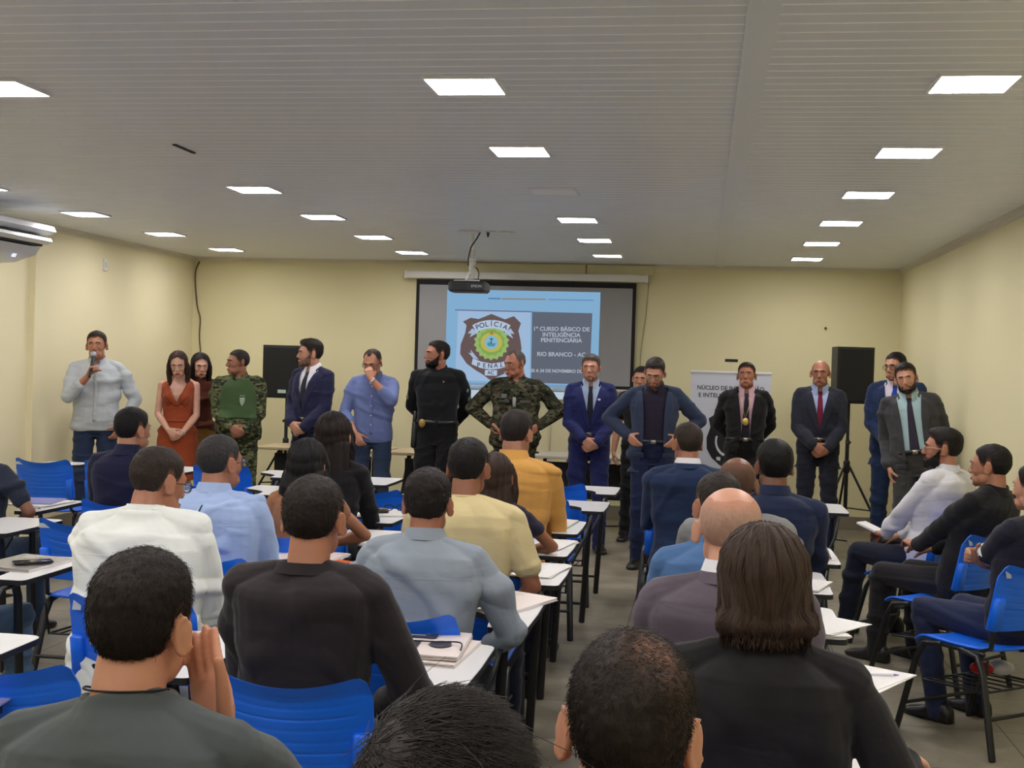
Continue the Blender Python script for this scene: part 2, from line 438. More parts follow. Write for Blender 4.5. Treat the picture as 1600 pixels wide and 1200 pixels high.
def shell(F, kind, mat, name, sub=5, top=.02, side=.007, fade=.055, rough=.0025, seed=1, crown_thin=0, front=0.0, curl=0, brow_side=1):
    """hair / beard / brows as a shell that hugs the head"""
    Hd, hs, w = F.Hd, F.hs, F.hw_
    dirs, faces = ico(sub)
    c = np.array([0, -.005, .01])
    P = np.zeros_like(dirs); ok = np.zeros(len(dirs), bool)
    cw = Hd(c)
    dw = dirs @ Hd.R.T
    for i in range(len(dirs)):
        o = cw+dw[i]*.35
        hit = F.bvh.ray_cast(Vector(o), Vector(-dw[i]))
        if hit[0] is not None: P[i] = hit[0][:]; ok[i] = True
    local = ((P-Hd.o) @ Hd.R)/hs
    az = np.degrees(np.abs(np.arctan2(local[:, 0]/w, local[:, 1]+.01))); z = local[:, 2]
    nz = np.array([noise.noise(Vector(p*38+np.array([seed*3.1, 0, 0]))) for p in local])
    nf = np.array([noise.noise(Vector(p*110+np.array([seed*7.1, 5, 0]))) for p in local])
    if kind in HAIRLINE:
        zb = interp_az(az, HAIRLINE[kind])+nz*.004
        m = (z-zb)/(fade*np.interp(az, [0, 45, 75], [.22, .3, 1.0])); cov = sstep(0, 1, m)
        tt = side+(top-side)*sstep(.03, .095, z)
        tt = tt+front*sstep(.05, .09, z)*sstep(.0, .07, local[:, 1])
        T = -.0015+(tt+.0015)*np.clip(sstep(0, 1, (z-zb)/.02)*.35+cov*.65, 0, 1)
        T = T+(nz*.9+nf*.8)*rough*np.clip(cov*1.5, 0, 1)
        if curl: T += curl*np.abs(nz)*cov
        if crown_thin:
            cr = np.exp(-((local[:, 0]-.022)**2+(local[:, 1]+.050)**2)/.0007); T -= cr*.004*crown_thin
        thin = 1-np.clip(cov*1.15, 0, 1)
        thin = np.clip(thin*.8, 0, 1)
        if crown_thin: thin = np.maximum(thin, cr*.42*crown_thin*(.7+nf*.8))
        if kind == 'balding': thin = np.maximum(thin, .42)
        keep = (m > 0)
        if kind == 'balding':
            tmk = 1-sstep(.020, .098, z+.25*np.clip(local[:, 1], 0, 1)+nz*.006); T = T*np.sqrt(tmk); thin = np.maximum(thin, 1-tmk); keep = keep & (tmk > .02)
    elif kind == 'beard':
        y = local[:, 1]; x = np.abs(local[:, 0])
        zt = np.interp(y, [.004, .014, .030, .055, .078], [.012, .006, -.018, -.040, -.047])
        jaw = sstep(zt, zt-.012, z)*sstep(.0, .010, y); sideb = 0
        must = sstep(-.040, -.046, z)*sstep(-.058, -.052, z)*sstep(.034, .026, x)*sstep(.06, .07, y)
        lips = sstep(-.052, -.056, z)*sstep(-.072, -.068, z)*sstep(.026, .020, x)*sstep(.06, .07, y)
        cov = np.clip(np.maximum(np.maximum(jaw, sideb), must)-lips, 0, 1)
        T = -.001+(side+.001)*cov+nf*.0008*cov; thin = np.clip((1-cov)*.9+fade*0, 0, 1); m = cov-.12; keep = m > 0
        if crown_thin: thin = np.maximum(thin, crown_thin)
    elif kind == 'brow':
        y = local[:, 1]; x = np.abs(local[:, 0]/w)
        zc = .027-.25*np.abs(x-.026)
        cov = sstep(.0080, .004, np.abs(z-zc))*sstep(.009, .014, x)*sstep(.050, .044, x)*(y > 0)*(local[:, 0]*brow_side > 0)
        T = -.0004+.0030*cov; thin = np.clip(1-cov, 0, .1); keep = cov > .45
    Q = P+dw*T[:, None]*hs
    fs = [f for f in faces if keep[f[0]] and keep[f[1]] and keep[f[2]] and ok[f[0]] and ok[f[1]] and ok[f[2]]]
    if not fs: return None
    used = sorted({i for f in fs for i in f}); ix = {u: i for i, u in enumerate(used)}
    me = bpy.data.meshes.new(name)
    me.from_pydata(Q[used].tolist(), [], [tuple(ix[i] for i in f) for f in fs])
    me.polygons.foreach_set('use_smooth', [True]*len(fs))
    at = me.attributes.new('thin', 'FLOAT', 'POINT'); at.data.foreach_set('value', thin[used].astype('f'))
    me.materials.append(mat); me.update()
    F._hair = (Q, dw, thin, keep, local)
    return link(name, me, F.ob)

def strands(F, mat, name, count, length, seed=1, lift=.3, rad=.0006, comb=(0, -.3, -1), wild=.5, thinmax=.6, parent=None, stray=0):
    """individual tapered hairs rooted on the hair shell, one mesh"""
    Q, dw, thin, keep, local = F._hair
    rg = np.random.RandomState(seed); idx = np.where(keep & (thin < thinmax))[0]
    vs = []; fs = []
    comb = nrm(comb) @ F.Hd.R.T
    pick = rg.choice(idx, count)
    for k, i in enumerate(pick):
        n = dw[i]; t = comb-(comb @ n)*n+rg.normal(0, wild, 3); t = nrm(t-(t @ n)*n)
        L = length*rg.uniform(.6, 1.15)*F.hs; lf = lift
        if k < stray: L *= 2.6; lf = lift*3
        p = Q[i]+rg.normal(0, .0025, 3)-n*.002; b = np.cross(n, t); r = rad
        base = len(vs); m = 4
        for j in range(m):
            q = j/(m-1); c = p+t*L*q+n*L*lf*(q-.75*q*q)+b*math.sin(q*2+i)*L*.12
            rr = r*(1-.75*q)
            vs += [c+n*rr, c-n*rr*.5+b*rr, c-n*rr*.5-b*rr]
        for j in range(m-1):
            for a in range(3):
                fs.append((base+j*3+a, base+j*3+(a+1) % 3, base+j*3+3+(a+1) % 3, base+j*3+3+a))
    me = bpy.data.meshes.new(name); me.from_pydata([tuple(v) for v in vs], [], fs); me.materials.append(mat)
    me.polygons.foreach_set('use_smooth', [True]*len(fs)); me.update()
    o = link(name, me, parent or F.ob); o['kind'] = 'stuff'; return o

def long_hair(F, mat, length=.30, width=1.0, vox=.007, locks=0, seed=1, front=.0, side_front=True, flare=0.0, volume=1.0):
    Hd, hs = F.Hd, F.hs
    mb = MB(); R = Hd.R
    up = np.array([0, 0, 1.]); fx = nrm(R[:, 0]*np.array([1, 1, 0])); fy = np.cross(up, fx)
    def E(c, r):
        vs, fs = ellipsoid((0, 0, 0), np.array(r)*hs, None, 28, 18); mb.add(vs @ R.T+Hd(c), fs)
    v = volume
    E((0, -.022, .035), (.088*v, .108*v, .096*v)); E((0, -.045, -.01), (.088*v, .082*v, .085))
    top = Hd((0, -.045, -.01)); rings = []
    k = 9
    for i in range(k):
        q = i/(k-1); drop = .02+q*length
        hw = (.090*v+(.012+flare)*math.sin(q*2.2))*width*(1-.35*max(0, q-.8)/.2); th = .058-.030*q
        c = top-up*drop*1.0+fy*(-.012-.035*min(1, q*2)+F.hair_y)
        rings.append(ellring(c, fx, fy, hw*hs, th*hs, 26, 2.3))
    mb.add(*loft(rings))
    if side_front:
        for s in (-1, 1):
            pts = [Hd((s*.070, .035, .060)), Hd((s*.085, .030, .0)), Hd((s*.088, .018, -.07)), Hd((s*.082, .010, -.11))-up*.03, Hd((s*.080, .012, -.11))-up*(.03+length*.35)]
            mb.add(*tube(pts, [(.016, .016), (.018, .022), (.020, .026), (.020, .026), (.012, .020)], n=12))
    rg = np.random.RandomState(seed); ph = rg.uniform(0, 6, 6)
    def disp(co):
        l = (co-Hd.o) @ R; a = np.arctan2(l[:, 0], -l[:, 1]-.0)
        z = l[:, 2]
        return .0030*np.sin(a*23+z*9+ph[0]+2*np.sin(z*11+ph[1]))+.0020*np.sin(a*47+z*14+ph[2]+1.5*np.sin(z*17+ph[3]))-.001
    def cut(co):   # leave the face free
        l = ((co-Hd.o) @ R)/hs
        return (l[:, 1] > .035) & (l[:, 2] < .088-.5*np.abs(l[:, 0])) & (np.abs(l[:, 0]) < .066) & (l[:, 2] > -.2)
    me = fuse(mb, 'hair', mat, vox, 2, disp, cut if side_front else None)
    o = link('hair', me, F.ob)
    if locks:
        bv = BVHTree.FromPolygons([v.co.copy() for v in me.vertices], [tuple(p.vertices) for p in me.polygons])
        lm = MB()
        for i in range(locks):
            a = rg.uniform(-2.5, 2.5); ln = (length+.02)*rg.uniform(.80, 1.45)
            start = np.array([.012*math.sin(a), -.01-.05*rg.rand(), .13]); pts = []
            m = 12; ja = rg.normal(0, .10)
            for j in range(m):
                q = j/(m-1)
                if q < .45:
                    e = (q/.45)*PI*.55; dirv = np.array([math.sin(a)*math.sin(e), -math.cos(a)*math.sin(e), math.cos(e)])
                    o_ = Hd(np.array([0, -.02, .02])+dirv*.30); h = bv.ray_cast(Vector(o_), Vector(-(R @ dirv)))
                else:
                    zz = (q-.45)/.55*ln+.02; aa = a+ja*(q-.45)*2
                    axis = top-up*zz+fy*(-.02+F.hair_y*1.0); dirv = fx*math.sin(aa)-fy*math.cos(aa)
                    o_ = axis+dirv*.30; h = bv.ray_cast(Vector(o_), Vector(-dirv))
                if h[0] is None:
                    if q > .5 and pts: pts.append(pts[-1]-up*ln*.07+rg.normal(0, .002, 3)); 
                    continue
                pts.append(np.array(h[0])+np.array(h[1])*rg.uniform(-.001, .0022))
            if len(pts) > 4:
                r = rg.uniform(.0014, .0040); rad = [(r*(1-.55*j/len(pts)), r*.55) for j in range(len(pts))]; rad[-1] = (.0004, .0004)
                lm.add(*tube(pts, rad, n=6, caps=None))
        l = link('hair_locks', lm.mesh('hair_locks', mat), o); l['kind'] = 'stuff'
    return o

def patch(F, bvh, name, left, right, mat, parent, nseg=14, ncol=4, off=.004, th=.004, front=True, dz=.0):
    """thin cloth piece lying on a garment; left/right are polylines of (x, s) in torso coordinates"""
    left, right = [np.array(q, float) for q in (left, right)]
    def samp(pl, t):
        L = np.r_[0, np.cumsum(np.linalg.norm(np.diff(pl, axis=0), axis=1))]; L = L/L[-1]
        return np.array([np.interp(t, L, pl[:, 0]), np.interp(t, L, pl[:, 1])])
    sg = 1 if front else -1; rows = []
    dirw = F.Rt @ np.array([0, -sg, 0])
    for i in range(nseg+1):
        a, b = samp(left, i/nseg), samp(right, i/nseg); row = []
        for j in range(ncol+1):
            x, s = a+(b-a)*j/ncol
            o = F.T((x, sg*.45, s)); h = bvh.ray_cast(Vector(o), Vector(dirw))
            row.append(None if h[0] is None else np.array(h[0])-dirw*off)
        rows.append(row)
    last = None
    for r in rows:
        for j, p in enumerate(r):
            if p is None: r[j] = last if last is not None else F.T((0, sg*.12, .3))
            last = r[j]
    top = np.array(rows).reshape(-1, 3); bot = top+dirw*th; n = len(top); w = ncol+1
    fs = []
    for i in range(nseg):
        for j in range(ncol):
            a = i*w+j; fs.append((a, a+1, a+w+1, a+w)); fs.append((a+n, a+w+n, a+w+1+n, a+1+n))
    bd = [j for j in range(w)]+[i*w+w-1 for i in range(1, nseg+1)]+[nseg*w+j for j in range(w-2, -1, -1)]+[i*w for i in range(nseg-1, 0, -1)]
    for k in range(len(bd)):
        a, b = bd[k], bd[(k+1) % len(bd)]; fs.append((a, a+n, b+n, b))
    mb = MB().add(np.vstack([top, bot]), fs)
    return link(name, mb.mesh(name, mat), parent)

def bvh_of(me): return BVHTree.FromPolygons([v.co.copy() for v in me.vertices], [tuple(p.vertices) for p in me.polygons])

def person(label, x, y, rot, h, pose, top, arms, hair=None, skinc=(186, 138, 112), fem=False, wide=1.0, belly=0.0, lean=0, side=0, twist=0,
           head=(0, 0, 0), bottom=None, under=None, tie=None, beard=None, glasses=None, vox=.0075, seed=1, legs=None, extras=(), group=None,
           seat=.46, facew=.96, hunch=0, shoes=(28, 26, 26), fold=1.0, knees=None, watch=None, shw=1.0, neck=1.0):
    F = Fig(); F.hw_ = facew; F.hair_y = 0
    stand = pose == 'stand'
    if stand:
        s = h/1.70; F.P = V3(0, 0, .93*s)
    else:
        F.P = V3(0, -.05, seat+.075); s = (h-F.P[2])/(.770*math.cos(D(lean*.9)))
    F.s = s
    F.Rt = rz(D(twist)) @ ry(D(side)) @ rx(-D(lean))
    F.T = lambda p: F.P+F.Rt @ (np.array(p, float)*s)
    tw = wide*(.93 if fem and False else 1)
    prof = TORSO_F if fem else TORSO_M
    up = F.Rt[:, 2]
    hnch = lambda t: -hunch*math.sin(max(0, min(1, t/.55))*PI)
    def sections(lo, hi, inf, depth=1.0, flare=0, tops=0):
        out = []
        ss = sorted(set([lo, hi]+[p[0] for p in prof if lo < p[0] < hi]))
        for q in ss:
            hw = np.interp(q, [p[0] for p in prof], [p[1] for p in prof]); fr = np.interp(q, [p[0] for p in prof], [p[2] for p in prof])
            bk = np.interp(q, [p[0] for p in prof], [p[3] for p in prof]); yo = np.interp(q, [p[0] for p in prof], [p[4] for p in prof])
            if q < -.09: hw, fr, bk = prof[1][1], prof[1][2]*.92, prof[1][3]*.95
            bl = belly*math.exp(-((q-.12)/.12)**2); ww = tw if q < .5 else 1+(tw-1)*.4
            i2 = inf*(1 if q < .5 else .5)
            if q < 0.0: hw += flare*(-q)/.15; fr += flare*.6*(-q)/.15; bk += flare*.5*(-q)/.15
            out.append(ellring(F.T((0, yo+hnch(q), q)), F.Rt[:, 0], F.Rt[:, 1], (hw*ww+bl*.5+i2)*s, (fr+bl+i2)*s*depth, 26, 2.35, (bk+bl*.15+i2)*s*depth))
        return out
    # head frame
    ny, np_, nr = head
    F.Rh = rz(D(twist*.5)) @ rz(D(ny)) @ rx(D(np_)) @ ry(D(nr))
    hs = s*1.0 if stand else s*1.02
    if not stand: hs = min(max(hs, .95), 1.06)
    neck0 = F.T((0, -.015+hnch(.54)*.6, .545)); neckt = F.T((0, .006, .577))
    F.neck0 = neck0
    F.hs = hs
    hc = neckt+F.Rh @ (np.array([0, .020, .078])*hs)
    class HD:
        o = hc; R = F.Rh
        def __call__(q, p): return hc+F.Rh @ (np.array(p, float)*hs)
    F.Hd = HD()
    # ------------ limbs
    sx = (.150 if fem else .172)*shw*(1+(tw-1)*.8)
    L1, L2 = .285*s, .250*s
    arm = {}
    for sd, key in ((1, 'r'), (-1, 'l')):
        S = F.T((sd*sx, -.012+hnch(.47), .468)); a = arms[key]
        Wt = a['w']; Wt = F.T(Wt) if not a.get('abs') else np.array(Wt, float)
        pole = a.get('pole', (sd*.7, -.6, -.6)); pole = F.Rt @ np.array(pole, float)
        E_, W_ = ik(S, Wt, L1, L2, pole); arm[key] = (S, E_, W_, a)
    mb = MB()
    mb.add(*loft(sections(-.09, .555, -.014)))
    nw_ = (.050 if fem else .058)*neck*s
    mb.add(*tube([F.T((0, -.022, .47)), neck0, neckt+F.Rh @ V3(0, -.006, .03)], [(nw_*1.25, nw_*1.1), (nw_, nw_), (nw_*.97, nw_*.97)], n=22))
    for sd in (1, -1):
        mb.add(*tube([F.T((sd*.028, -.022, .545)), F.T((sd*.075, -.022, .508)), F.T((sd*sx*.9, -.016, .462))], [.020*s, .028*s, .038*s]))
    head_pieces(mb, F.Hd, hs, w=facew, fem=fem)
    am = .86 if fem else 1.0
    for sd, key in ((1, 'r'), (-1, 'l')):
        S, E_, W_, a = arm[key]
        mid = (S+E_)/2; fm = E_+(W_-E_)*.3
        mb.add(*tube([S-up*.008, mid, E_], [(.046 if fem and top['kind'] == 'dress' else .040)*s*am, .041*s*am, .036*s*am], n=16))
        mb.add(*tube([E_, fm, W_], [.036*s*am, .041*s*am, .026*s*am], n=16))
        dh = a.get('d', None); dh = (W_-E_) if dh is None else F.Rt @ np.array(dh, float)
        nh = F.Rt @ np.array(a.get('n', (-sd, 0, 0)), float)
        hand_pieces(mb, W_, dh, nh, sd, s*(.9 if fem else 1.0)*a.get('hs', 1.0), a.get('curl', (30, 32, 36, 40)), thumb=a.get('thumb', (35, 20)), thin=max(1.0, vox/.0062), spread=a.get('spread', 4))
    # legs
    hipx = .088*s
    F.legs = {}
    for sd, key in ((1, 'r'), (-1, 'l')):
        Hj = F.P+V3(sd*hipx, 0, -.03*s)
        if stand:
            lg = (legs or {}).get(key, (sd*.11, .02, 0)); An = V3(lg[0], lg[1], .085*s); K, An = ik(Hj, An, .411*s, .411*s, (sd*.1, 1, 0)); foot = D(sd*-12+ (lg[2] if len(lg) > 2 else 0))
        else:
            kn = (knees or {}).get(key, (sd*.14, .36, .50, sd*.15, .36)); K = V3(kn[0], kn[1], kn[2]); An = V3(kn[3], kn[4], .085); foot = D(sd*-6)
        F.legs[key] = (Hj, K, An, foot)
        mb.add(*tube([Hj, (Hj+K)/2, K], [.078*s, .066*s, .050*s], n=16)); mb.add(*tube([K, K+(An-K)*.35, An], [.048*s, .050*s, .032*s], n=16))
        fd = rz(foot) @ V3(0, 1, 0); mb.add(*tube([An-V3(0, 0, .04), An-V3(0, 0, .055)+fd*.10*s], [.028*s, .018*s]))
    mat_s = skin(skinc)
    body = fuse(mb, 'body', mat_s, vox*.78 if vox > .005 else vox, 3)
    ob = link('person', body, None, (x, y, 0), rot); F.ob = ob
    tag(ob, label, 'person', group); F.bvh = skull(F.Hd, hs, facew)
    # ------------ trousers / skirt / shoes
    bt = bottom or dict(kind='trousers', mat=fabric((40, 44, 56)), r=1.0)
    if bt['kind'] == 'trousers':
        q = MB(); q.add(*loft(sections(-.10, bt.get('waist', .10), .003))); rr = bt.get('r', 1.0)
        for key in 'rl':
            Hj, K, An, foot = F.legs[key]
            q.add(*tube([Hj+V3(0, 0, .02), (Hj+K)/2, K], [.092*s, .082*s*rr, .066*s*rr], n=18))
            q.add(*tube([K, K+(An-K)*.4, An-V3(0, 0, .042)], [.066*s*rr, .064*s*rr, .056*s*rr], n=18))
        me = fuse(q, 'trousers', bt['mat'], max(vox, .007), 3, folds(.010*fold, seed+5, 1.3)); link('trousers', me, ob)
        if bt.get('belt'):
            q = MB().add(*loft(sections(bt.get('waist', .10)-.022, bt.get('waist', .10)+.010, .018)))
            bo = link('belt', q.mesh('belt', bt['belt']), ob)
            if bt.get('buckle', True):
                c = F.T((0, .108+belly+.018, bt.get('waist', .10)-.006)); vs, fs = rbox((0, 0, 0), (.042, .032, .006), .004)
                q = MB().add(vs @ (rx(PI/2)).T @ F.Rt.T+c, fs); link('buckle', q.mesh('buckle', solid('steel', (170, 165, 150), .3, 1)), bo)
    else:   # skirt
        q = MB(); rings = []
        for t, hw, fr, bk in ((.14, .135, .09, .085), (.04, .172, .108, .12), (-.05, .188, .125, .132), (-.2, .190, .150, .125), (-.42, .180, .160, .10)):
            rings.append(ellring(F.P+V3(0, 0, t*s), (1, 0, 0), (0, 1, 0), hw*s, fr*s, 26, 2.3, bk*s))
        q.add(*loft(rings)); link('skirt', fuse(q, 'skirt', bt['mat'], vox, 3, folds(.006, seed)), ob)
    sm = solid('shoe_leather', shoes, .35)
    for key in 'rl':
        Hj, K, An, foot = F.legs[key]
        R3 = rz(foot); q = MB(); rings = []
        for yy, hw, zt, zb in ((-.085, .020, .05, .004), (-.075, .034, .085, .0), (-.03, .040, .118, 0), (.02, .042, .108, 0), (.07, .047, .066, 0), (.13, .049, .050, 0), (.17, .042, .040, .002), (.195, .022, .026, .006)):
            t = np.linspace(0, 2*PI, 16, endpoint=False); cz = np.cos(t); sz = np.sin(t)
            zz = np.where(sz > 0, zb+.018+(zt-zb-.018)*sz, zb+.018+.018*np.sign(sz)*np.abs(sz)**.4)
            xx = hw*np.sign(cz)*np.abs(cz)**.75
            rings.append(np.stack([xx*s, np.full(16, yy*s), zz*s], 1) @ R3.T+np.array([An[0], An[1], 0]))
        q.add(*loft(rings)); link('shoe', q.mesh('shoe', sm), ob)
    # ------------ tops
    def garment(name, inf, mat, lo, sleeve, arad, seed_, amp, flare=0, hi=.545, cut=None, trap=1.0, dpt=1.0):
        q = MB(); q.add(*loft(sections(lo, hi, inf, dpt, flare)))
        for sd, key in ((1, 'r'), (-1, 'l')):
            S, E_, W_, a = arm[key]
            if sleeve > 0:
                if trap: q.add(*tube([F.T((sd*.040, -.026+hnch(.52), .530)), F.T((sd*.09, -.022+hnch(.5), .505)), F.T((sd*sx*.92, -.014+hnch(.47), .470))], [(.028*s+inf*.3), .036*s+inf*.5, .050*s+inf*.7]))
                tot = L1+L2; Ls = sleeve*tot; r0, r1, r2 = [v*s*am for v in arad]
                if Ls <= L1:
                    En = S+(E_-S)*(Ls/L1); q.add(*tube([S-up*.006, S+(En-S)*.35, S+(En-S)*.6, En], [r0*.86, r0*.97, (r0+r1)/2*1.02, r1], n=18))
                    e2 = nrm(E_-S); q.add(*tube([En-e2*.01, En+e2*.006], [r1*1.03, r1*1.05], n=18, caps=None))
                else:
                    q.add(*tube([S-up*.006, S+(E_-S)*.2, S+(E_-S)*.5, E_], [r0*.86, r0*.97, (r0+r1)/2, r1], n=18))
                    En = E_+(W_-E_)*((Ls-L1)/L2); e2 = nrm(W_-E_)
                    q.add(*tube([E_, E_+(En-E_)*.45, En], [r1, (r1+r2)/2*1.03, r2], n=18)); q.add(*tube([En-e2*.012, En+e2*.006], [r2*1.02, r2*1.04], n=18, caps=None))
        if name == 'jacket':
            for sd in (1, -1): q.add(*ellipsoid(F.T((sd*sx*.90, -.012+hnch(.47), .478)), np.array([.056, .060, .036])*s, F.Rt))
        if fem:
            for sd in (1, -1): q.add(*ellipsoid(F.T((sd*.068, .075, .335)), np.array([.062, .050, .060])*s+inf*.5, F.Rt))
        f = folds(amp, seed_)
        if name in ('jacket', 'coat'):
            me = fuse(q, name, mat, vox, 4, f, cut)
        else: me = fuse(q, name, mat, vox, 3, f, cut)
        return link(name, me, ob), me
    def collar(mat, parent, r=.066, hgt=.036, base=.542, open_=.35, name='collar', flap=.045, th=.005, tilt=.035):
        rings = []; m = 40
        c0 = F.T((0, -.012, base)); 
        vs = []
        for i in range(m+1):
            a = -PI/2-(-1)*0; t = i/m; an = PI/2+open_+(2*PI-2*open_)*t     # starts at the front, runs round the back
            ux, uy = math.cos(an), math.sin(an); fr = max(0, uy)
            rw, rd = r*s, r*.98*s; hh = hgt*(1-.15*fr); dz = -tilt*fr
            dn = flap*sstep(.55, 1.0, np.array(uy)) if flap else 0
            P0 = c0+F.Rt @ V3(ux*rw*1.10, uy*rd*1.15, dz*s-.008*s)
            P1 = c0+F.Rt @ V3(ux*rw*.93, uy*rd*.93, (dz+hh)*s)
            P2 = c0+F.Rt @ V3(ux*(rw*.93+th), uy*(rd*.93+th), (dz+hh+.001)*s)
            P3 = c0+F.Rt @ V3(ux*(rw*1.13+th*1.6), uy*(rd*1.16+th*1.6+float(dn)*.35), (dz-.006-float(dn))*s)
            vs.append([P0, P1, P2, P3])
        vs = np.array(vs); fs = []
        for i in range(m):
            for j in range(4):
                a, b = i*4+j, i*4+(j+1) % 4; fs.append((a, a+4, b+4, b))
        fs += [(0, 1, 2, 3), (m*4+3, m*4+2, m*4+1, m*4)]
        q = MB().add(vs.reshape(-1, 3), fs); return autosmooth(link(name, q.mesh(name, mat), parent), 50)
    k = top['kind']; tm = top['mat']; am_ = fold*top.get('fold', 1.0)
    F.top = None
    if k in ('tee', 'polo', 'shirt', 'uniform'):
        inf = top.get('inf', .010); lo = top.get('lo', -.04 if top.get('tuck') else -.10)
        sl = top.get('sleeve', {'tee': .33, 'polo': .33, 'shirt': .95, 'uniform': .97}[k])
        ar = {'tee': (.066, .058, .05), 'polo': (.066, .058, .05), 'shirt': (.064, .054, .040), 'uniform': (.066, .058, .046)}[k]
        if sl > .45 and sl < .9: ar = (ar[0], ar[1], ar[1]*.88)
        lo_ = .06 if top.get('tuck') else lo
        o, me = garment('shirt' if k != 'tee' else 't_shirt', inf, tm, lo_, sl, ar, seed, .016*am_, flare=.02 if (top.get('tuck') or not stand) else .03, hi=.552 if k == 'tee' else .545)
        F.top, F.bt = o, bvh_of(me)
        if k != 'tee':
            cm = top.get('collar', tm); co = collar(cm, o, flap=.040)
            if top.get('piping'):
                rings = [F.T((math.cos(a)*.0775*1.02, -.012+math.sin(a)*.0775, .531+(.0 if math.sin(a) < 0 else -.05*math.sin(a)))) for a in np.linspace(D(170), D(370), 24)]
                link('piping', MB().add(*tube(rings, .0018, n=6)).mesh('piping', solid('piping', (20, 22, 26), .8)), o)
            if not top.get('nobuttons'):
                patch(F, F.bt, 'placket', [(-.014, .50), (-.014, .08 if top.get('tuck') else max(lo+.075, .0))], [(.014, .50), (.014, .08 if top.get('tuck') else max(lo+.075, .0))], tm, o, 16, 2, .003, .003)
                bm_ = top.get('button', solid('button', (225, 225, 220), .4))
                for q in np.arange(.44, .05, -.085):
                    hh = F.bt.ray_cast(Vector(F.T((0, .45, q))), Vector(F.Rt @ V3(0, -1, 0)))
                    if hh[0] is not None:
                        vs, fs = tube([np.array(hh[0])+F.Rt @ V3(0, .003, 0), np.array(hh[0])+F.Rt @ V3(0, .007, 0)], [.0055, .0055], n=10, caps=None); link('button', MB().add(vs, fs).mesh('button', bm_), o)
            if top.get('yoke'):
                pts = []
                for xx in np.linspace(-.165*tw, .165*tw, 18):
                    hh = F.bt.ray_cast(Vector(F.T((xx, -.45, .405))), Vector(F.Rt @ V3(0, 1, 0)))
                    if hh[0] is not None: pts.append(np.array(hh[0])+F.Rt @ V3(0, .0002, 0))
                if len(pts) > 3: link('yoke_seam', MB().add(*tube(pts, .0016, n=6)).mesh('yoke_seam', tm), o)
        else:
            pts = [F.T((math.cos(a)*.068, -.014+math.sin(a)*.062, .551-.012*max(0, math.sin(a)))) for a in np.linspace(0, 2*PI, 30)]
            link('neckband', MB().add(*tube(pts, (.0055), n=8)).mesh('neckband', tm), o)
    if k == 'dress':
        def cutn(co):
            l = ((co-F.P) @ F.Rt)/s
            return (l[:, 1] > 0) & (np.abs(l[:, 0]) < .085*(l[:, 2]-.31)/.17) & (l[:, 2] > .31)
        o, me = garment('dress_top', .007, tm, .02, 0, (0, 0, 0), seed, .006, hi=.50, cut=cutn)
        F.top, F.bt = o, PRE['b']
        for sd in (1, -1):
            patch(F, F.bt, 'lapel', [(sd*.088, .485), (sd*.045, .38), (-sd*.008, .28)], [(sd*.145, .455), (sd*.115, .36), (sd*.012, .26)], tm, o, 10, 3)
        pts = [F.T((math.cos(a)*.128*tw, math.sin(a)*(.095 if math.sin(a) > 0 else .085), .13)) for a in np.linspace(0, 2*PI, 30)]
        link('waist_seam', MB().add(*tube(pts, (.008, .012), n=8)).mesh('waist_seam', tm), o)
    if k == 'jacket':
        un = under or {}
        um = un.get('mat', fabric((222, 226, 232)))
        o2, me2 = garment('shirt', .003, um, .075 if un.get('tuck', True) else -.03, 0, (0, 0, 0), seed+1, .0)
        # cuffs of the shirt at the wrists
        F.ub = bvh_of(me2)
        op = top.get('open', 'v')
        Vs, Vw, lo = top.get('button_s', .13), top.get('vw', .080), top.get('lo', -.17)
        if not stand: lo = -.06
        ow = top.get('ow', .07)
        def cutv(co):
            l = ((co-F.P) @ F.Rt)/s; q = l[:, 2]; fr = l[:, 1] > .02
            if op == 'v': w = np.where(q > Vs, Vw*np.clip((q-Vs)/(.47-Vs), 0, 1.05), np.where(q < Vs-.10, .10*(Vs-.10-q)/.25, -1))
            else: w = np.where(q > Vs, ow+(Vw-ow)*np.clip((q-Vs)/(.47-Vs), 0, 1.05), ow+.10*np.clip(Vs-q, 0, 1))
            return (fr & (np.abs(l[:, 0]-top.get('ox', 0)) < w)) | ((q < lo+.012) & stand)
        tsl = .97
        o, me = garment('jacket', .019, tm, lo, tsl, (.066, .058, .048), seed, .011*am_, flare=.028, hi=.53, cut=cutv)
        F.top, F.bt = o, PRE['b']
        if un.get('collar', True): collar(um, o2, r=.064, hgt=.040, base=.543, open_=.28, flap=.026)
        collar(tm, o, r=.078, hgt=.022, base=.530, open_=1.0, flap=0, name='jacket_collar', th=.006, tilt=.05)
        lw = .052
        for sd in (1, -1):
            x0 = ow if op != 'v' else 0.0
            inn = [(sd*(Vw*1.0), .50), (sd*(x0+(Vw-x0)*.72-.010), .38), (sd*(x0+(Vw-x0)*.36-.010), .26), (sd*(x0-.006), Vs)]
            out = [(sd*(Vw*1.06+.030), .495), (sd*(x0+(Vw-x0)*.76+lw*1.18), .365), (sd*(x0+(Vw-x0)*.36+lw*.80), .26), (sd*(x0+.008), Vs-.004)]
            patch(F, F.bt, 'lapel', inn, out, tm, o, 18, 4, .005, .006)
            for key in 'r' if sd > 0 else 'l':
                S, E_, W_, a = arm[key]; e2 = nrm(W_-E_)
                link('shirt_cuff', MB().add(*tube([W_-e2*.030*s, W_+e2*.004*s], [.036*s*am, .036*s*am], n=16, caps=None)).mesh('shirt_cuff', um), o2)
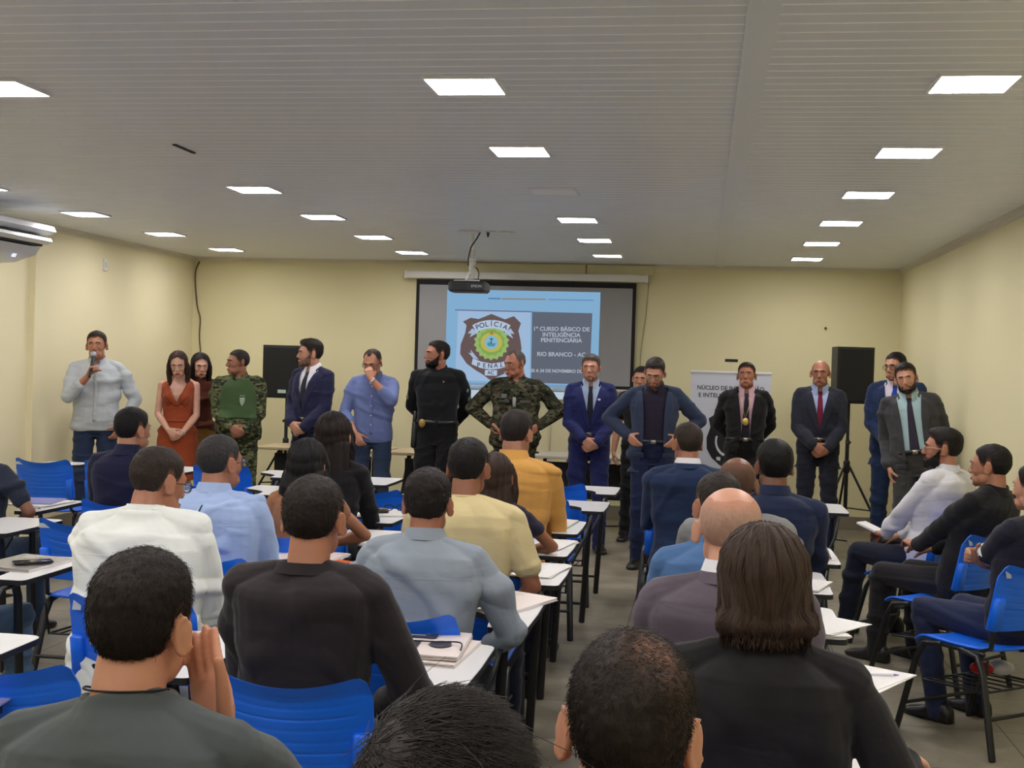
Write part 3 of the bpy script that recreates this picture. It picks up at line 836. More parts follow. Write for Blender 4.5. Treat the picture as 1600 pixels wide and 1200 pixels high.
        if op == 'v':
            for q in (Vs-.012, Vs-.10):
                hh = F.bt.ray_cast(Vector(F.T((.004, .45, q))), Vector(F.Rt @ V3(0, -1, 0)))
                if hh[0] is not None: link('button', MB().add(*tube([np.array(hh[0]), np.array(hh[0])+F.Rt @ V3(0, .005, 0)], [.009, .009], n=10, caps=None)).mesh('button', solid('button', (25, 25, 30), .4)), o)
        for sd in (1, -1):
            if stand: patch(F, F.bt, 'pocket_flap', [(sd*.075, .005), (sd*.075, -.035)], [(sd*.155, .010), (sd*.155, -.030)], tm, o, 3, 4, .003, .004)
        patch(F, F.bt, 'breast_pocket', [(-.085, .335), (-.085, .315)], [(-.14, .345), (-.14, .325)], tm, o, 2, 4, .002, .003)
        if top.get('pin'):
            hh = F.bt.ray_cast(Vector(F.T((-.075, .45, .395))), Vector(F.Rt @ V3(0, -1, 0)))
            if hh[0] is not None: link('lapel_pin', MB().add(*ellipsoid(np.array(hh[0])+F.Rt @ V3(0, .006, 0), (.014, .004, .010), F.Rt)).mesh('lapel_pin', solid('pin', (225, 225, 230), .3)), o)
        for sd in (1, -1):   # armhole seams on the back
            pts = []
            for q in np.linspace(.485, .20, 14):
                xx = sx*.985-(.485-q)*.06+.0*tw
                hh = F.bt.ray_cast(Vector(F.T((sd*xx, -.45, q))), Vector(F.Rt @ V3(0, 1, 0)))
                if hh[0] is not None: pts.append(np.array(hh[0])+F.Rt @ V3(0, .0006, 0))
            if len(pts) > 3: link('armhole_seam', MB().add(*tube(pts, .0017, n=6)).mesh('armhole_seam', tm), o)
        pts = []
        for q in np.linspace(.50, -.05 if stand else .0, 20):
            hh = F.bt.ray_cast(Vector(F.T((0, -.45, q))), Vector(F.Rt @ V3(0, 1, 0)))
            if hh[0] is not None: pts.append(np.array(hh[0])+F.Rt @ V3(0, .0008, 0))
        if len(pts) > 3: link('back_seam', MB().add(*tube(pts, .0014, n=6)).mesh('back_seam', tm), o)
        if tie:
            patch(F, F.ub, 'tie', [(-.019, .505), (-.014, .472), (-.020, .44), (-.037, tie[1]+.05), (0, tie[1]-.0)],
                  [(.019, .505), (.014, .472), (.020, .44), (.037, tie[1]+.05), (.001, tie[1]-.0)], tie[0], o2, 22, 4, .012, .007)
    # ------------ face details
    eyem = solid('eye_white', (225, 220, 212), .2); iris = solid('iris', (38, 24, 16), .15)
    if True:
        for sd in (1, -1):
            c = F.Hd((sd*.031*facew, .0765, .005)); q = MB()
            vs, fs = ellipsoid((0, 0, 0), np.array([.0125, .0080, .0062])*hs, None, 16, 12)
            cen = vs; q.add(vs @ F.Rh.T+c, fs)
            for i, f in enumerate(fs):
                m = cen[list(f)].mean(0)/(.0080*hs)
                if m[1] > .30 and abs(m[0]) < .66: q.m[i] = 1
            link('eye', q.mesh('eye', [eyem, iris]), ob)
            pts = [F.Hd(((sd*.031+dx)*facew, .0765+.0085*math.sqrt(max(0, 1-(dx/.017)**2))-.0005, .0108-16*dx*dx)) for dx in np.linspace(-.014, .014, 7)]
            link('eyelashes', MB().add(*tube(pts, [.0012*hs, .0020*hs, .0025*hs, .0027*hs, .0025*hs, .0020*hs, .0012*hs], n=8)).mesh('eyelashes', solid('lashes', (34, 24, 20), .7)), ob)
        lm = solid('lips', tuple(int(v*f) for v, f in zip(skinc, (.86, .72, .70))) if not fem else (150, 70, 66), .4)
        q = MB()
        for zz, rr in ((-.0590, .0052), (-.0665, .0058)):
            q.add(*ellipsoid(F.Hd((0, .0925, zz)), np.array([.022, .0085, rr])*hs, F.Rh))
        link('lips', q.mesh('lips', lm), ob)
    hc_ = (hair or {}).get('rgb', (30, 24, 20))
    hm = hairmat(hc_, skinc)
    brm = hairmat(tuple(int(v*.8) for v in ((hair or {}).get('brow', hc_ if sum(hc_) < 260 else (70, 60, 50)))), skinc)
    sub = 6 if vox < .0065 else 5
    for sd in (1, -1): shell(F, 'brow', brm, 'eyebrow', sub=6, brow_side=sd)
    if beard: shell(F, 'beard', hairmat(beard[0], skinc), 'beard', sub=6 if vox < .02 else 5, side=beard[1], crown_thin=beard[2] if len(beard) > 2 else 0)
    if hair and hair['style'] != 'long':
        kw = {q: v for q, v in hair.items() if q in ('top', 'side', 'fade', 'rough', 'crown_thin', 'front', 'curl')}
        ho = shell(F, hair['style'], hm, 'hair', sub=hair.get('sub', sub), seed=seed, **kw)
        if hair.get('strands'):
            st = hair['strands']; strands(F, hm, 'hair_strands', st[0], st[1], seed, st[2] if len(st) > 2 else .3, st[3] if len(st) > 3 else .0006,
                                          st[4] if len(st) > 4 else (0, -.3, -1), st[5] if len(st) > 5 else .5, parent=ho, stray=st[6] if len(st) > 6 else 0)
    elif hair:
        F.hair_y = hair.get('y', 0); lm_ = hairmat(hc_, skinc, True)
        long_hair(F, lm_, hair.get('len', .3), hair.get('w', 1.0), min(vox, .0065), hair.get('locks', 0), seed, flare=hair.get('flare', 0), volume=hair.get('vol', 1.0), side_front=hair.get('sf', True))
    if glasses:
        gm = solid('glasses_frame', glasses, .3, .3); q = MB(); lqs = []
        for sd in (1, -1):
            pts = [F.Hd((sd*.032+.024*math.cos(a)*1.0, .103-.006*abs(math.cos(a)), .002+.017*np.sign(math.sin(a))*abs(math.sin(a))**.7)) for a in np.linspace(0, 2*PI, 21)]
            q.add(*tube(pts, .0018, n=6, caps=None))
            q.add(*tube([F.Hd((sd*.056, .098, .008)), F.Hd((sd*.080*facew, .06, .010)), F.Hd((sd*.084*facew, -.005, .006)), F.Hd((sd*.084*facew, -.022, -.012))], .0019, n=6))
            vs, fs = tube([F.Hd((sd*.032, .1015, .002)), F.Hd((sd*.032, .1025, .002))], [(.022, .016), (.022, .016)], n=20, caps=None, ref=F.Rh[:, 2]); lqs.append((vs, fs))
        q.add(*tube([F.Hd((-.009, .104, .006)), F.Hd((0, .107, .009)), F.Hd((.009, .104, .006))], .0018, n=6))
        g = link('glasses', q.mesh('glasses', gm), ob); [link('lens', MB().add(*v_).mesh('lens', glassmat()), g) for v_ in lqs]
    if watch:
        for key, rgb in watch.items():
            S, E_, W_, a = arm[key]; e2 = nrm(W_-E_)
            p = W_-e2*.012
            w_ = link('wristwatch', MB().add(*tube([p-e2*.009, p+e2*.009], [.032*s*am*1.06, .032*s*am*1.06], n=20, caps=None)).mesh('wristwatch', solid('watch', rgb, .3, .6)), ob)
    F.arm = arm; F.fuse = fuse; F.me = bvh_of(body)
    return F
# ------------------------------------------------------------------ the room
XL, XR, YB, YF, ZC = -5.78, 2.03, 13.36, -2.6, 2.757
wallm = solid('cream_wall_paint', (230, 222, 180), .75, bump=.15, bscale=60, var=.035, vscale=.7, spec=.25)
wall2 = solid('cream_wall_paint_left', (234, 225, 188), .75, bump=.15, bscale=60, var=.03, vscale=.7, spec=.25)
def slab(name, c, s, m): return structure(link(name, MB().add(*box(c, s)).mesh(name, m, False)))
# floor with large tiles and grey grout
fm, nt, b = _mat('grey_floor_tiles')
tc = N(nt, 'ShaderNodeTexCoord'); br = N(nt, 'ShaderNodeTexBrick')
mp = N(nt, 'ShaderNodeMapping'); mp.inputs['Location'].default_value = (.42, .2, 0)
br.offset = 0; br.inputs['Scale'].default_value = 1; br.inputs['Brick Width'].default_value = .62; br.inputs['Row Height'].default_value = .62
br.inputs['Mortar Size'].default_value = .0035; br.inputs['Mortar Smooth'].default_value = .2
br.inputs['Color1'].default_value = srgb((150, 142, 124))+(1,); br.inputs['Color2'].default_value = srgb((142, 135, 118))+(1,); br.inputs['Mortar'].default_value = srgb((72, 68, 60))+(1,)
n1 = N(nt, 'ShaderNodeTexNoise'); n1.inputs['Scale'].default_value = 2.2; n1.inputs['Detail'].default_value = 7; n1.inputs['Roughness'].default_value = .62
n2 = N(nt, 'ShaderNodeTexNoise'); n2.inputs['Scale'].default_value = 9; n2.inputs['Detail'].default_value = 4
rp = N(nt, 'ShaderNodeValToRGB'); rp.color_ramp.elements[0].position = .36; rp.color_ramp.elements[0].color = (.62, .62, .60, 1); rp.color_ramp.elements[1].position = .62; rp.color_ramp.elements[1].color = (1, 1, 1, 1)
rp2 = N(nt, 'ShaderNodeValToRGB'); rp2.color_ramp.elements[0].position = .27; rp2.color_ramp.elements[0].color = (.55, .54, .52, 1); rp2.color_ramp.elements[1].position = .36; rp2.color_ramp.elements[1].color = (1, 1, 1, 1)
mx = N(nt, 'ShaderNodeMix', data_type='RGBA', blend_type='MULTIPLY'); mx.inputs[0].default_value = 1
mx2 = N(nt, 'ShaderNodeMix', data_type='RGBA', blend_type='MULTIPLY'); mx2.inputs[0].default_value = .7
for a, c in ((tc.outputs['Object'], mp.inputs[0]), (mp.outputs[0], br.inputs['Vector']), (tc.outputs['Object'], n1.inputs['Vector']), (tc.outputs['Object'], n2.inputs['Vector']),
             (n1.outputs['Fac'], rp.inputs[0]), (n2.outputs['Fac'], rp2.inputs[0]), (br.outputs['Color'], mx.inputs[6]), (rp.outputs[0], mx.inputs[7]),
             (mx.outputs[2], mx2.inputs[6]), (rp2.outputs[0], mx2.inputs[7]), (mx2.outputs[2], b.inputs['Base Color'])): nt.links.new(a, c)
b.inputs['Roughness'].default_value = .42; b.inputs['Specular IOR Level'].default_value = .35
slab('floor', ((XL+XR)/2, (YB+YF)/2, -.05), (XR-XL+.4, YB-YF+.4, .1), fm)
slab('wall_back', ((XL+XR)/2, YB+.06, ZC/2), (XR-XL+.5, .12, ZC+.1), wallm)
slab('wall_right', (XR+.06, (YB+YF)/2, ZC/2), (.12, YB-YF, ZC+.1), wallm)
slab('wall_rear', ((XL+XR)/2, YF-.06, ZC/2), (XR-XL+.5, .12, ZC+.1), wallm)
PX = 10.0
slab('wall_left', (XL-.14, (YF+YB)/2, ZC/2), (.16, YB-YF, ZC+.1), wall2)
slab('wall_left_pier', (XL-.03, (PX+YB)/2, ZC/2), (.06, YB-PX, ZC), wall2)
# ribbed pvc ceiling: planks run across the room
cm, nt, b = _mat('white_pvc_ceiling'); tc = N(nt, 'ShaderNodeTexCoord')
b.inputs['Base Color'].default_value = srgb((222, 226, 232))+(1,); b.inputs['Roughness'].default_value = .38; b.inputs['Specular IOR Level'].default_value = .35
bead = solid('pvc_joint_lit', (250, 250, 250), .3)  # joints coloured whiter than the planks for the light their edges catch
mb = MB(); ys = np.arange(YF, YB+.001, .105); xs = [(XL-.1, .105), (.195, XR+.02)]
for x0, x1 in xs:
    vs = []; fs = []; mi = []
    for y in ys:
        for dy, dz in ((0, 0), (.003, -.0022), (.006, -.0022), (.009, 0)): vs += [(x0, y+dy, ZC+dz), (x1, y+dy, ZC+dz)]
    n = len(vs)//2
    for i in range(n-1): fs.append((2*i, 2*i+1, 2*i+3, 2*i+2)); mi.append(1 if i % 4 in (0, 1, 2) else 0)
    k = mb.n; mb.v.append(np.array(vs)); mb.f += [tuple(a+k for a in f) for f in fs]; mb.m += mi; mb.n += len(vs)
mb.add(*box(((XL+XR)/2, (YB+YF)/2, ZC+.06), (XR-XL+.5, YB-YF+.4, .1)))
structure(link('ceiling', mb.mesh('ceiling', [cm, bead], False)))
structure(link('trim_1', MB().add(*box((.15, (YB+YF)/2, ZC-.004), (.10, YB-YF, .012))).mesh('trim_1', cm, False)))
tr = solid('pvc_cornice', (222, 216, 200), .5)
def prof(name, pts, along, a0, a1, flip=1):
    vs = []
    for q in (a0, a1):
        for u, z in pts: vs.append((u, q, z) if along == 'y' else (q, u, z))
    n = len(pts); fs = [(i, (i+1) % n, (i+1) % n+n, i+n) for i in range(n)]+[tuple(range(n))[::-1], tuple(range(n, 2*n))]
    structure(link(name, MB().add(vs, fs).mesh(name, tr, False)))
prof('trim_left', [(XL+.002, ZC), (XL+.045, ZC), (XL+.040, ZC-.012), (XL+.012, ZC-.020), (XL+.008, ZC-.05), (XL+.002, ZC-.05)], 'y', PX, YB)
prof('trim_2', [(XL-.058, ZC), (XL-.015, ZC), (XL-.020, ZC-.012), (XL-.048, ZC-.020), (XL-.052, ZC-.05), (XL-.058, ZC-.05)], 'y', YF, PX)
prof('trim_right', [(XR, ZC), (XR-.045, ZC), (XR-.040, ZC-.012), (XR-.012, ZC-.020), (XR-.008, ZC-.05), (XR, ZC-.05)], 'y', YF, YB)
prof('trim_back', [(YB, ZC), (YB-.035, ZC), (YB-.030, ZC-.012), (YB-.010, ZC-.018), (YB-.006, ZC-.04), (YB, ZC-.04)], 'x', XL, XR)
base = solid('grey_tile_baseboard', (128, 120, 104), .45, var=.12, vscale=4)
structure(link('baseboard_back', MB().add(*box(((XL+XR)/2, YB-.008, .07), (XR-XL, .016, .14))).mesh('bb', base, False)))
structure(link('baseboard_right', MB().add(*box((XR-.008, (YB+YF)/2, .07), (.016, YB-YF, .14))).mesh('bb', base, False)))
structure(link('baseboard_left', MB().add(*box((XL+.008, (PX+YB)/2, .07), (.016, YB-PX, .14))).mesh('bb', base, False)))

# square LED panels sunk in the ceiling
led = emit('led_panel', (255, 250, 250), PANEL_STRENGTH); ledlow = emit('led_panel_failing', (255, 250, 240), PANEL_STRENGTH*.09)
off = solid('led_panel_off', (250, 250, 250), .4); frm = solid('panel_frame_white', (235, 235, 238), .4)
rowname = ['fifth from', 'fourth from', 'third from', 'second from', 'first in front of']
colname = {0: 'row along the left wall', 1: 'second row from the left wall', 2: 'row beside the projector', 3: 'row along the right wall'}
ordn = ['farthest away', 'second farthest', 'third farthest', 'fourth farthest', 'fifth farthest', 'sixth farthest', 'seventh farthest', 'eighth farthest', 'ninth farthest']
def frame_mesh():
    q = MB(); a, h = .150, .012
    for c, s in (((0, a-h/2, 0), (2*a, h, .012)), ((0, -a+h/2, 0), (2*a, h, .012)), ((a-h/2, 0, 0), (h, 2*a-2*h, .012)), ((-a+h/2, 0, 0), (h, 2*a-2*h, .012))): q.add(*box(c, s))
    return q.mesh('frame', frm, False)
FR = frame_mesh(); DF = {m.name: MB().add(*box((0, 0, .001), (.276, .276, .006))).mesh('diffuser', m, False) for m in (led, ledlow, off)}
for ci, x in enumerate((-4.96, -2.97, -.97, .97)):
    for k in range(-4, 6):
        if ci == 1 and k == 1: continue
        y = 4.839+1.4897*k
        m = led
        st = 'lit'
        if ci == 2 and k == 2: m = off; st = 'unlit'
        if ci == 2 and k == 5: m = ledlow; st = 'dim'
        t = link('ceiling_light', None, None, (x, y, ZC-.006))
        tag(t, '%s LED panel in the %s, %s' % (st, colname[ci], ordn[5-k] if 5-k < 9 else 'at the rear wall'), 'ceiling light', 'square LED panels in the ceiling')
        link('frame', FR, t); link('diffuser', DF[m.name], t)
t = link('ceiling_slit', None, None, (-2.80, 6.31, ZC-.004)); tag(t, 'thin dark slit left in the ceiling where a light panel is missing', 'opening')
link('slit', MB().add(*box((0, 0, 0), (.02, .26, .006))).mesh('slit', solid('gap_shade', (40, 38, 36), .8), False), t)  # dark strip painted in for the shade of the open panel hole

# ------------------------------------------------------------------ front wall things
def text(name, s, size, o, ux, uz, mat, parent=None, ext=.0008, align='CENTER', bold=0.0, sx=1.0):
    cu = bpy.data.curves.new(name, 'FONT'); cu.body = s; cu.size = size; cu.align_x = align; cu.align_y = 'CENTER'; cu.extrude = ext; cu.offset = bold
    ob = bpy.data.objects.new('tmp', cu); COL.objects.link(ob)
    dg = bpy.context.evaluated_depsgraph_get(); dg.update()
    me = bpy.data.meshes.new_from_object(ob.evaluated_get(dg)); bpy.data.objects.remove(ob)
    n = len(me.vertices); co = np.empty(n*3); me.vertices.foreach_get('co', co); co = co.reshape(-1, 3)
    ux, uz = nrm(ux), nrm(uz); uy = np.cross(uz, ux)
    w = np.outer(co[:, 0]*sx, ux)+np.outer(co[:, 1], uz)-np.outer(co[:, 2], uy)+np.asarray(o)
    me.vertices.foreach_set('co', w.ravel()); me.materials.clear(); me.materials.append(mat); me.name = name; me.update()
    return link(name, me, parent)
SY = 13.22
scr = link('projection_screen', None); tag(scr, 'pull-down projection screen with a blue slide on the front wall', 'screen')
blackm = solid('screen_black_border', (16, 16, 18), .8); gray = solid('screen_fabric_grey', (150, 150, 152), .9)
x0, x1, z1, z0 = -3.135, -.725, 2.545, 1.40
link('border', MB().add(*box(((x0+x1)/2, SY+.012, (z0+z1)/2), (x1-x0, .006, z1-z0))).mesh('border', blackm, False), scr)
link('fabric', MB().add(*box(((x0+x1)/2, SY+.008, (z0+z1)/2-.010), (x1-x0-.075, .006, z1-z0-.095))).mesh('fabric', gray, False), scr)
link('bottom_bar', MB().add(*tube([(x0, SY+.01, z0-.01), (x1, SY+.01, z0-.01)], [.014, .014], n=12, caps=None)).mesh('bottom_bar', solid('white_metal', (226, 226, 222), .4), True), scr)
q = MB().add(*rbox(((-3.26-.61)/2, SY+.01, 2.594), (2.65, .085, .078), .012)); case = link('case', q.mesh('case', solid('white_case', (222, 220, 214), .45), False), scr)
link('end_cap', MB().add(*box((-3.255, SY+.01, 2.594), (.02, .09, .084))).mesh('end_cap', solid('white_metal', (226, 226, 222), .4), False), case)
link('end_cap', MB().add(*box((-.615, SY+.01, 2.594), (.02, .09, .084))).mesh('end_cap', solid('white_metal', (226, 226, 222), .4), False), case)
pelm = link('timber_board', None); tag(pelm, 'cream painted timber board above the projection screen case', 'board')
link('board', MB().add(*box(((-3.27-1.28)/2, YB-.03, 2.690), (1.98, .05, .10))).mesh('board', wallm, False), pelm)
link('board', MB().add(*box(((-1.27-.55)/2, YB-.03, 2.690), (.71, .05, .10))).mesh('board', wallm, False), pelm)

def P2(px, py, lay=0):   # a point of the slide
    p = at_y(px, py, SY); return (p[0], p[2])
slide = link('slide_image', MB().add(*box(((P2(700, 452)[0]+P2(937, 457)[0])/2, SY+.002, 1.93), (1.68, .003, 1.02))).mesh('slide_image', emit('slide_light_blue', (150, 200, 240), .62), False), scr)
def flat(name, pts, col, lay, par=slide, st=.62, raw=False):
    pts = pts if raw else [P2(*p) for p in pts]; n = len(pts); ya = SY-.0015*lay
    vs = [(p[0], ya, p[1]) for p in pts]+[(p[0], ya+.0012, p[1]) for p in pts]
    fs = [tuple(range(n)), tuple(range(n, 2*n))[::-1]]+[(i, i+n, (i+1) % n+n, (i+1) % n) for i in range(n)]
    return link(name, MB().add(vs, fs).mesh(name, emit(name, col, st), False), par)
flat('accent_line', [(763, 465.4), (782, 465.6), (782, 467.6), (763, 467.4)], (95, 140, 205), 1)
flat('accent_line', [(784, 466), (853, 466.8), (853, 468.8), (784, 468)], (168, 150, 130), 1)
flat('accent_line', [(857, 467), (928, 468.5), (928, 470.3), (857, 469)], (120, 165, 225), 1)
flat('accent_line', [(711, 483.6), (831, 486.4), (831, 487.8), (711, 485)], (120, 105, 150), 1)
flat('text_block', [(831.5, 487), (925.5, 489.5), (921, 601), (829.5, 598)], (112, 118, 134), 1)
flat('emblem_panel', [(716, 486), (829, 488), (827.5, 598), (711, 594)], (182, 214, 250), 1)
flat('task_bar', [(700, 597), (930, 603), (929, 612), (699, 606)], (140, 178, 215), 1)
flat('footer', [(699, 608), (929, 614), (928, 625), (698, 621)], (215, 232, 245), 1)
sh = [(735.5, 496.5), (748, 498.5), (757, 495), (768, 490.5), (779, 495), (789, 499), (803, 494), (814, 505), (810, 517), (813, 530), (815, 545), (812, 560), (803, 572), (790, 581), (766, 592), (744, 579), (729, 568), (719, 553), (720, 538), (727, 520), (729, 508), (723.5, 502.5)]
em = flat('emblem_shield', sh, (118, 98, 98), 2)
flat('shield_point', [(737, 572), (790, 583), (766, 594)], (118, 98, 98), 2.2, em)
cx, cz = P2(768, 535); sc = P2(769, 535)[0]-cx
def star(r0, r1, n, ph=0): return [(cx+sc*(r0 if i % 2 else r1)*math.sin(2*PI*i/(2*n)+ph), cz+sc*(r0 if i % 2 else r1)*math.cos(2*PI*i/(2*n)+ph)) for i in range(2*n)]
flat('rosette', star(24.5, 28, 18), (172, 208, 124), 3, em, raw=True)
flat('rosette_ring', star(19, 21.5, 12, .2), (150, 190, 96), 4, em, raw=True)
flat('rosette_glow', [(cx+sc*17*math.sin(a), cz+sc*15*math.cos(a)-.0*sc) for a in np.linspace(0, 2*PI, 28, endpoint=False)], (214, 206, 96), 5, em, raw=True)
flat('rosette_disc', [(cx+sc*10.5*math.sin(a), cz+sc*10.5*math.cos(a)) for a in np.linspace(0, 2*PI, 28, endpoint=False)], (150, 208, 240), 6, em, raw=True)
flat('rosette_hill', [(cx-7*sc, cz-2*sc), (cx-2*sc, cz+1*sc), (cx+sc, cz-1.5*sc), (cx+7*sc, cz-1*sc), (cx+5*sc, cz-6*sc), (cx-5*sc, cz-6*sc)], (90, 165, 190), 7, em, raw=True)
flat('rosette_tree', [(cx-sc, cz-2*sc), (cx+sc, cz-2*sc), (cx+.8*sc, cz+4*sc), (cx+3.5*sc, cz+5*sc), (cx, cz+7*sc), (cx-3.5*sc, cz+5*sc), (cx-.8*sc, cz+4*sc)], (60, 120, 140), 8, em, raw=True)
flat('rosette_crest', [(cx-3*sc, cz+12*sc), (cx+3*sc, cz+12*sc), (cx+2*sc, cz+17*sc), (cx, cz+18.5*sc), (cx-2*sc, cz+17*sc)], (190, 150, 80), 7, em, raw=True)
def arc(cx_, cy_, r0, r1, a0, a1, n=12):
    A = np.linspace(D(a0), D(a1), n); return [(cx_+r1*math.sin(a), cy_-r1*math.cos(a)) for a in A]+[(cx_+r0*math.sin(a), cy_-r0*math.cos(a)) for a in A[::-1]]
rib = flat('ribbon', arc(768, 558, 45, 58, -31, 31), (206, 226, 250), 4, em)
flat('ribbon_tail', [(738, 513), (731, 521), (737, 521), (734, 527), (748, 519)], (190, 212, 240), 3.5, rib)
flat('ribbon_tail', [(798, 513), (804, 522), (798, 521), (802, 529), (788, 520)], (190, 212, 240), 3.5, rib)
rib2 = [(739, 560), (752, 565), (768, 568), (784, 566), (797, 561), (794, 572), (781, 576), (766, 577.5), (751, 575), (737, 569)]
rb = flat('ribbon', rib2, (206, 226, 250), 5, em)
flat('ribbon_tail', [(740, 560), (732, 551), (737, 552), (735, 546), (748, 562)], (190, 212, 240), 3.5, rb)
flat('tag_plate', [(758, 578), (777, 578.5), (776.5, 587), (757.5, 586.5)], (206, 226, 250), 5, em)
dk = emit('slide_dark_text', (84, 84, 112), .5)
for i, ch in enumerate('POLÍCIA'):
    a = D((i-3)*8.4); p = P2(768+51*math.sin(a), 558-51.5*math.cos(a))
    text('lettering', ch, .075, (p[0], SY-.0085, p[1]), (math.cos(a), 0, -math.sin(a)), (math.sin(a), 0, math.cos(a)), dk, rib, bold=.001)
for i, ch in enumerate('PENAL'):
    a = D((i-2)*7.5); p = P2(766+i*9.0-18, 572.2-.9*abs(i-2))
    text('lettering', ch, .068, (p[0], SY-.0095, p[1]), (math.cos(a), 0, math.sin(a)*.5), (0, 0, 1), dk, rb, bold=.001)
p = P2(767, 582.6); text('lettering', 'AC', .052, (p[0], SY-.0095, p[1]), (1, 0, 0), (0, 0, 1), dk, em, bold=.001)
wt = emit('slide_white_text', (200, 210, 224), .62)
tb = [o for o in bpy.data.objects if o.name == 'text_block'][0]
for s, px, py, sz, w in (('1º CURSO BÁSICO DE', 877, 514.5, .062, 1.02), ('INTELIGÊNCIA', 877, 523.5, .062, 1.02), ('PENITENCIÁRIA', 877, 532, .062, 1.02), ('RIO BRANCO - AC', 877, 554, .062, 1.02), ('20 A 24 DE NOVEMBRO DE 2023', 877, 580, .048, .98)):
    p = P2(px, py); text('slide_lettering', s, sz, (p[0], SY-.004, p[1]), (1, 0, .012), (0, 0, 1), wt, tb, bold=.0014, sx=w)

# projector on its pole
pj = link('ceiling_projector', None, None, (-1.97, 10.29, 0)); tag(pj, 'dark grey projector hanging from the ceiling on a white pole', 'projector')
dkp = solid('projector_plastic', (52, 54, 58), .5); wm = solid('white_metal', (226, 226, 222), .4)
zc = 2.285
q = MB().add(*rbox((-.01, 0, zc), (.325, .25, .092), .035, n=6)); body = link('body', q.mesh('body', dkp, True), pj); autosmooth(body)
text('maker_lettering', 'EPSON', .030, (.075, -.1258, zc+.002), (1, 0, 0), (0, 0, 1), solid('white_print', (210, 210, 210), .5), body)
q = MB()
for i in range(9): q.add(*box((-.13+i*.014, -.1255, zc-.005), (.006, .004, .05)))
link('grille', q.mesh('grille', solid('black_plastic', (18, 18, 20), .5), False), body)
link('lens', MB().add(*tube([(-.08, .12, zc), (-.08, .14, zc)], [.03, .03], n=20, caps=None)).mesh('lens', solid('lens_black', (10, 10, 14), .1), True), body)
link('pole', MB().add(*tube([(0, 0, ZC), (0, 0, 2.56), (.002, 0, 2.42), (-.035, 0, zc+.06)], [.017, .017, .016, .014], n=14)).mesh('pole', wm), pj)
q = MB().add(*box((-.03, 0, ZC-.008), (.16, .12, .016))); link('ceiling_plate', q.mesh('ceiling_plate', wm, False), pj)
q = MB().add(*tube([(-.035, 0, zc+.055), (.09, -.09, zc+.048)], [.008]*2, n=8)).add(*tube([(-.035, 0, zc+.055), (-.12, .09, zc+.048)], [.008]*2, n=8)).add(*tube([(-.035, 0, zc+.055), (.09, .09, zc+.048)], [.008]*2, n=8)).add(*tube([(-.035, 0, zc+.055), (-.12, -.09, zc+.048)], [.008]*2, n=8))
link('bracket', q.mesh('bracket', wm), pj)
pts = []
for i in range(120):
    z = 2.60-i/119*.26; a = i*.75; pts.append((.012+.026*math.cos(a), .026*math.sin(a), z))
link('spiral_wrap', MB().add(*tube(pts, .004, n=6)).mesh('spiral_wrap', solid('spiral_white', (214, 214, 210), .5)), pj)
link('cable', MB().add(*tube([(.07, .0, ZC-.01), (.045, .0, 2.70), (-.0, -.03, 2.62), (-.022, -.02, 2.52), (-.02, -.02, 2.47)], .006, n=8)).mesh('cable', solid('black_cable', (22, 22, 24), .5)), pj)
link('cable', MB().add(*tube([(.03, .0, 2.46), (.06, -.01, 2.44), (.075, -.02, 2.40), (.07, -.03, zc+.05)], .005, n=8)).mesh('cable', solid('black_cable', (22, 22, 24), .5)), pj)
for x, lab in ((-1.80, 'small round ceiling fitting beside the projector mount'), (-1.68, 'small twin ceiling fitting right of the projector mount')):
    t = link('ceiling_fitting', None, None, (x, 10.25, ZC)); tag(t, lab, 'ceiling fitting')
    link('plate', MB().add(*tube([(0, 0, 0), (0, 0, -.012)], [.05, .045], n=20, caps=None)).mesh('plate', wm), t)
    if x < -1.75: link('plug', MB().add(*tube([(-.02, -.02, -.01), (-.02, -.02, -.045)], [.016, .008], n=10)).mesh('plug', dkp), t)
    else: link('plate', MB().add(*tube([(.06, 0, 0), (.06, 0, -.012)], [.035, .03], n=20, caps=None)).mesh('plate', wm), t)

# air conditioner
ac = link('air_conditioner', None, None, (-5.84, 9.15, 2.315)); tag(ac, 'white ceiling-mounted split air conditioner on the left wall', 'air conditioner')
acw = solid('ac_white_plastic', (232, 236, 238), .3)
def acp(name, pts, y0, y1, m, par):
    n = len(pts); vs = [(p[0], y0, p[1]) for p in pts]+[(p[0], y1, p[1]) for p in pts]
    return autosmooth(link(name, MB().add(vs, [tuple(range(n))[::-1], tuple(range(n, 2*n))]+[(i, (i+1) % n, (i+1) % n+n, i+n) for i in range(n)]).mesh(name, m, True), par), 40)
bd = acp('casing', [(0, .33), (.62, .33), (.70, .31), (.72, .27), (.68, .245), (.0, .22)], -1.5, 0, acw, ac)
acp('louvre', [(.30, .205), (.69, .215), (.70, .19), (.66, .165), (.30, .185)], -1.5, -.02, acw, ac)
acp('underside', [(0, .20), (.30, .18), (.62, .14), (.58, .08), (.40, .02), (0, .0)], -1.5, -.06, acw, ac)
acp('air_outlet', [(.05, .23), (.66, .23), (.63, .15), (.05, .17)], -1.49, -.05, solid('dark_outlet', (44, 44, 52), .5), ac)
link('display', MB().add(*box((.545, -.30, .066), (.05, .05, .006), ry(D(-60)))).mesh('display', emit('ac_display', (190, 190, 255), 1.5), False), ac)
